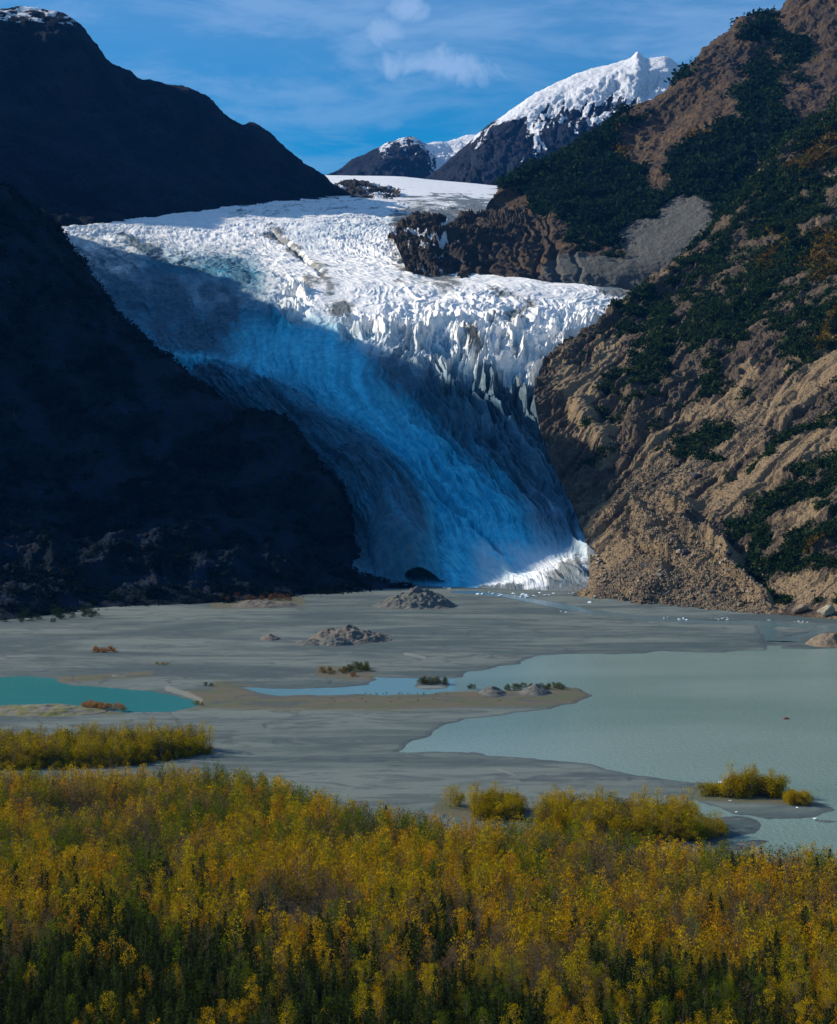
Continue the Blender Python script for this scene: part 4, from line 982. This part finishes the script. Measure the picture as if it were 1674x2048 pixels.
for pts, rad, nm in zones:
    for i in range(46):
        t = random.uniform(0, len(pts)-1.001); k = int(t); f = t-k
        px = pts[k][0]*(1-f)+pts[k+1][0]*f+random.gauss(0, rad*.5); py = pts[k][1]*(1-f)+pts[k+1][1]*f+random.gauss(0, rad*.45)
        p = on_slope(px, py)
        if p[2] < 1: continue
        boulder(p, random.uniform(.9, 2.4)**1.1, random.choice(['boulder', 'boulder', 'boulder_pale', 'boulder_dark']), f'small angular boulder among the others on {nm}', f'small boulders on {nm}')
# uncountable rubble
def rubble(name, n, sel, size, label, cols):
    Q = RP.reshape(-1, 3); idx = np.flatnonzero(sel.ravel()); pick = rng.choice(idx, n); B = Q[pick]
    base = np.array([[1,0,0],[-1,0,0],[0,1,0],[0,-1,0],[0,0,1],[0,0,-1]], float); fc = np.array([[0,2,4],[2,1,4],[1,3,4],[3,0,4],[2,0,5],[1,2,5],[3,1,5],[0,3,5]])
    s = size*rng.uniform(.4, 1, n)**2+.25
    v = base[None]*s[:, None, None]*rng.uniform(.5, 1.3, (n, 6, 1)) + rng.normal(size=(n, 6, 3))*.15*s[:, None, None]
    V = (v+B[:, None]+np.array([0, 0, .2])).reshape(-1, 3); q = (fc[None]+6*np.arange(n)[:, None, None]).reshape(-1, 3)
    me = mesh_from(name, V, q, None, False, (M['boulder'],))
    return tag(obj(name, me), label, 'rubble', None, 'stuff')
cone = capsules(rpx, rpy, [([(1280,1000),(1330,1060),(1360,1130),(1260,1190),(1400,1190),(1490,1190)],60), ([(1310,950),(1440,880),(1520,840)],32)])
rubble('loose_rubble', 9000, (cone > .45) & (RP[..., 2] > .5) & (rpx < 1530), 1.7, 'loose tan rubble covering the debris cone', None)
rubble('scree_stones', 5000, (rpx > 1180) & (rpx < 1700) & (RP[..., 2] > .5) & (rpy > 700), 1.2, 'scattered stones over the right slope', None)
print('rocks', time.time()-T0)

def mound(name, px, py, w, hgt, dep, mat, label, cat, seed, peaks=((0, 0, 1),), sharp=1.0):
    """gravel heap: base centre at pixel, w,dep half-sizes (m)"""
    x0, y0, _ = G(px, py); n = 120
    a = np.linspace(-1, 1, n); U_, V_ = np.meshgrid(a, a)
    r = np.hypot(U_, V_); X = x0+U_*w; Y = y0+V_*dep
    z = np.zeros_like(X)
    for (cx, cy, ph) in peaks:
        wob_ = .16*fbm(X/9, Y/9, seed, 3, seed); rr = np.hypot(U_-cx, V_-cy)+wob_; z = np.maximum(z, ph*np.clip(1-rr/(1.0-.0*ph), 0, 1)**sharp)
    z = z*np.clip((1-r)*3, 0, 1)
    z = .78*hgt*(z + .45*np.clip(1-r, 0, 1)*(ridged(X/14, Y/14, 0, 4, seed, .55)-.6) + .10*np.clip(1-r, 0, .5)*fbm(X/4, Y/4, 0, 4, seed+3)) - np.where(r > .93, 1.2, 0) + .25
    P = np.stack([X, Y, z], -1)
    me = mesh_from(name, P, grid_quads(n, n), None, True, (mat,))
    return tag(obj(name, me), label, cat)
mound('gravel_mound', 828, 1213, 42, 21, 45, M['gravel'], 'tall grey gravel mound in front of the cave in the ice', 'mound', 1, ((-.0,0,1),(.25,.15,.85),(-.4,-.2,.35)), 1.15)
mound('gravel_mound', 700, 1282, 34, 14, 32, M['gravel_warm'], 'pinkish gravel mound behind the grey heap on the flat', 'mound', 2, ((0,0,1),(-.45,.1,.75),(.45,0,.5)), 1.0)
mound('gravel_mound', 668, 1290, 18, 9, 20, M['gravel'], 'dark-sided grey heap in front of the pinkish mound', 'mound', 3, ((0,0,1),), 1.0)
mound('gravel_mound', 622, 1290, 16, 6, 18, M['gravel'], 'low grey heap left of the dark-sided heap', 'mound', 4)
mound('gravel_mound', 540, 1281, 10, 6, 14, M['gravel_warm'], 'small lone gravel heap left of the others on the flat', 'mound', 5)
mound('gravel_mound', 760, 1275, 12, 4, 14, M['gravel_warm'], 'small low gravel heap right of the pinkish mound', 'mound', 6)
mound('gravel_mound', 985, 1387, 9, 5.5, 14, M['gravel'], 'cone-shaped grey mound on the spit in the lake', 'mound', 7)
mound('gravel_mound', 1070, 1387, 11, 6.5, 16, M['gravel'], 'larger grey mound near the tip of the spit', 'mound', 8)
mound('pond_mound', 85, 1424, 38, 5, 20, M['mound_grass'], 'long low grass-edged mound in front of the turquoise pond', 'mound', 9, ((0,0,1),(-.5,0,.8),(.5,0,.5)), .7)
mound('rock_island', 1665, 1290, 21, 12, 22, M['boulder'], 'pale bare rock hump at the right edge of the flat', 'rock', 10, ((0,0,1),(.4,0,1)), .7)
mound('shore_bank', 530, 1214, 34, 8, 30, M['gravel_warm'], 'low brown bank at the foot of the shaded mountain', 'bank', 12, ((-.2,0,1),(.4,0,.7)), .7)

ims = [blob_mesh('ice_chunk', 60+s, M['iceberg'], .4, 2, .6) for s in range(3)]
def ice(px, py, r, label, group=None):
    x, y, _ = G(px, py); o = obj('ice_chunk', random.choice(ims)); o.location = (x, y, .35); o.scale = (r*1.2, r, r*.8); o.rotation_euler = (0, 0, random.uniform(0, 6))
    return tag(o, label, 'ice', group)
ice(1122,1224,1.4,'left one of two white ice chunks in the stream below the ice front', 'ice pair'); ice(1133,1225,1.6,'right one of two white ice chunks in the stream below the ice front', 'ice pair')
ice(1181,1206,3.0,'flat white ice slab at the foot of the debris cone')
for cx, n, sp, nm in ((1335, 3, 8, 'first'), (1370, 7, 14, 'second'), (1445, 9, 18, 'third'), (1540, 3, 6, 'fourth'), (1600, 7, 22, 'last')):
    for i in range(n): ice(cx+random.uniform(-sp, sp), 1236+(cx-1335)*.03+random.uniform(-3, 3), random.uniform(.6, 1.1), f'tiny white ice chunk in the {nm} cluster from the left along the far stream', f'ice chunks, {nm} cluster')
ice(1461,1603,.75,'small white ice chunk on the gravel bar'); ice(1594,1617,.6,'small white ice chunk near the right end of the gravel bar'); ice(1629,1639,.8,'small white ice chunk on the tiny bar by the right edge')
ice(1440,1566,.9,'white ice chunk behind the left clump on the bar'); ice(1474,1626,.6,'pale chunk at the channel edge below the bar')

for i in range(34):
    px = random.uniform(880, 1185); py = np.interp(px, [880, 960, 1040, 1110, 1190], [1172, 1186, 1190, 1188, 1182])+random.uniform(-2, 5)
    ice(px, py, random.uniform(.9, 2.6), 'fallen ice block lying along the foot of the glacier front', 'ice blocks at the glacier front')

def raft(px, py, hull, seat, label, s=1.0, rot=.3):
    import bmesh
    x, y, _ = G(px, py); root = bpy.data.objects.new('inflatable_raft', None); col.objects.link(root); root.location = (x, y, .05); root.rotation_euler = (0, 0, rot); root.scale = (s, s, s)
    tag(root, label, 'raft')
    pts = [(1.5*math.cos(a)*(1 if math.cos(a) < .2 else 1.15), .75*math.sin(a), .3+.12*abs(math.cos(a))**4) for a in np.arange(20)/20*2*math.pi]
    me = bpy.data.meshes.new('hull'); k = 8; V = []; Fc = []
    for i, p in enumerate(pts):
        q0, q1 = np.array(pts[i-1]), np.array(pts[(i+1) % 20]); d = q1-q0; d /= np.linalg.norm(d); u = np.cross(d, (0, 0, 1)); v = np.cross(d, u)
        for j in range(k): a = j/k*2*math.pi; V.append(tuple(np.array(p)+.27*(u*math.cos(a)+v*math.sin(a))))
    for i in range(20):
        for j in range(k): Fc.append((i*k+j, i*k+(j+1) % k, ((i+1) % 20)*k+(j+1) % k, ((i+1) % 20)*k+j))
    me.from_pydata(V, [], Fc); me.materials.append(hull); me.polygons.foreach_set('use_smooth', np.ones(len(Fc), bool)); obj('hull', me, root)
    def box(nm, c, sz, mat):
        bm = bmesh.new(); bmesh.ops.create_cube(bm, size=1); m2 = bpy.data.meshes.new(nm)
        bmesh.ops.scale(bm, verts=bm.verts, vec=sz); bmesh.ops.bevel(bm, geom=bm.edges[:], offset=.04, segments=2, affect='EDGES'); bmesh.ops.translate(bm, verts=bm.verts, vec=c)
        bm.to_mesh(m2); bm.free(); m2.materials.append(mat); return obj(nm, m2, root)
    box('floor', (0, 0, .15), (2.4, .95, .08), M['black']); box('bench', (-.5, 0, .5), (.35, 1.1, .15), seat); box('gear_pile', (.45, 0, .55), (.7, .7, .6), seat)
raft(1572, 1438, M['red'], M['black'], 'small reddish craft alone on the open lake')
raft(1612, 1706, M['red'], M['teal'], 'small red and teal craft at the near shore behind spruce tops', 1.0, .9)

# ------------------------------------------------------------------ sky, sun, camera
SUN_EL, SUN_AZ = math.radians(30), math.radians(18)          # azimuth: from the left, a little beyond square
w = bpy.data.worlds.new('World'); scene.world = w; w.use_nodes = True
t = NT('', world=w)
sky = t.n('ShaderNodeTexSky', sky_type='NISHITA', sun_disc=False, sun_elevation=SUN_EL, altitude=200, air_density=1.0, dust_density=.2, ozone_density=3.0)
sky.sun_rotation = math.radians(-90)+SUN_AZ
skyc = t.n('ShaderNodeHueSaturation', {'Saturation': 1.7, 'Value': 1.0, 'Color': sky.outputs[0]}).outputs[0]
dirv = t.n('ShaderNodeTexCoord').outputs['Generated']
st = t.n('ShaderNodeMapping', {'Vector': dirv, 'Scale': (1.0, 1.0, 4.0), 'Rotation': (0, .10, 0)}).outputs[0]
veil = t.ramp(t.noise(st, 7, 8, .62, .5), .44, .66)
hgt_ = t.ramp(t.n('ShaderNodeSeparateXYZ', {'Vector': dirv}).outputs[2], .16, .27)
veil = t.math('ADD', t.math('MULTIPLY', veil, .30), t.math('MULTIPLY', hgt_, .24))
def puff(px, py, r, sx=1.0, lo=.45):
    d = np.array(W(px, py, 3300.))-np.array([0, 0, H]); d /= np.linalg.norm(d)
    df = t.n('ShaderNodeVectorMath', {0: dirv, 1: tuple(d)}, operation='SUBTRACT').outputs[0]
    df = t.n('ShaderNodeVectorMath', {0: df, 1: (1/sx, 1, 1.5)}, operation='MULTIPLY').outputs[0]
    L = t.n('ShaderNodeVectorMath', {0: df}, operation='LENGTH').outputs['Value']
    n = t.noise(dirv, 34, 6, .62, .5)
    v = t.math('ADD', t.math('DIVIDE', L, r), t.math('MULTIPLY', t.math('SUBTRACT', n, .5), 2.4))
    return t.math('SUBTRACT', 1.0, t.ramp(v, .1, 1.25))
cl = t.math('MULTIPLY', puff(870, 133, .019, 2.6), .8)
for a in ((760, 60, .017, 1.3, .75), (815, 15, .018, 1.0, .8), (770, 240, .014, 1.0, .25)):
    cl = t.math('MAXIMUM', cl, t.math('MULTIPLY', puff(*a[:4]), a[4]))
cf = t.math('MAXIMUM', veil, cl)
cc = t.mix(cf, skyc, (3.3, 5.0, 7.8))
bg = t.n('ShaderNodeBackground', {'Color': cc, 'Strength': .09})
t.n('ShaderNodeOutputWorld', {'Surface': bg.outputs[0]})

hz = bpy.data.meshes.new('haze'); X0, X1, Y0, Y1, Z0, Z1 = -34000, 34000, -4500, 34000, -70, 2500
hz.from_pydata([(x, y, z) for z in (Z0, Z1) for y in (Y0, Y1) for x in (X0, X1)], [], [(0, 2, 3, 1), (4, 5, 7, 6), (0, 1, 5, 4), (2, 6, 7, 3), (0, 4, 6, 2), (1, 3, 7, 5)])
hm = bpy.data.materials.new('haze_air'); hm.use_nodes = True; hm.node_tree.nodes.clear()
hv_ = hm.node_tree.nodes.new('ShaderNodeVolumePrincipled'); hv_.inputs['Color'].default_value = (.05, .34, 1, 1); hv_.inputs['Density'].default_value = 1.15e-5; hv_.inputs['Anisotropy'].default_value = 0
ho = hm.node_tree.nodes.new('ShaderNodeOutputMaterial'); hm.node_tree.links.new(hv_.outputs[0], ho.inputs['Volume']); hz.materials.append(hm)
tag(obj('haze', hz), kind='stuff', label='thin blue haze in the valley air')
sl = bpy.data.lights.new('sun', 'SUN'); sl.energy = 5.0; sl.angle = math.radians(.5); sl.color = (1, .90, .76)
so = bpy.data.objects.new('sun', sl); col.objects.link(so)
sd = np.array([-math.cos(SUN_EL)*math.cos(SUN_AZ), math.cos(SUN_EL)*math.sin(SUN_AZ), math.sin(SUN_EL)])
from mathutils import Vector
so.rotation_euler = Vector(sd).to_track_quat('Z', 'Y').to_euler(); so.location = (-500, 400, 900)

cam = bpy.data.cameras.new('camera'); co = bpy.data.objects.new('camera', cam); col.objects.link(co)
co.location = (0, 0, H); co.rotation_euler = (math.radians(90), 0, 0)
cam.sensor_fit = 'VERTICAL'; cam.sensor_height = 36; cam.lens = 36*F/2048; cam.shift_y = -(1024-YH)/2048
cam.clip_start = 1; cam.clip_end = 60000
scene.camera = co
scene.render.resolution_x, scene.render.resolution_y = 837, 1024
scene.view_settings.view_transform = 'Standard'; scene.view_settings.look = 'None'; scene.view_settings.gamma = 1.0; scene.view_settings.exposure = 0.25
scene.cycles.max_bounces = 6; scene.cycles.diffuse_bounces = 3; scene.cycles.transmission_bounces = 4
scene.cycles.use_denoising = True
print('done', time.time()-T0, 'objects', len(bpy.data.objects))
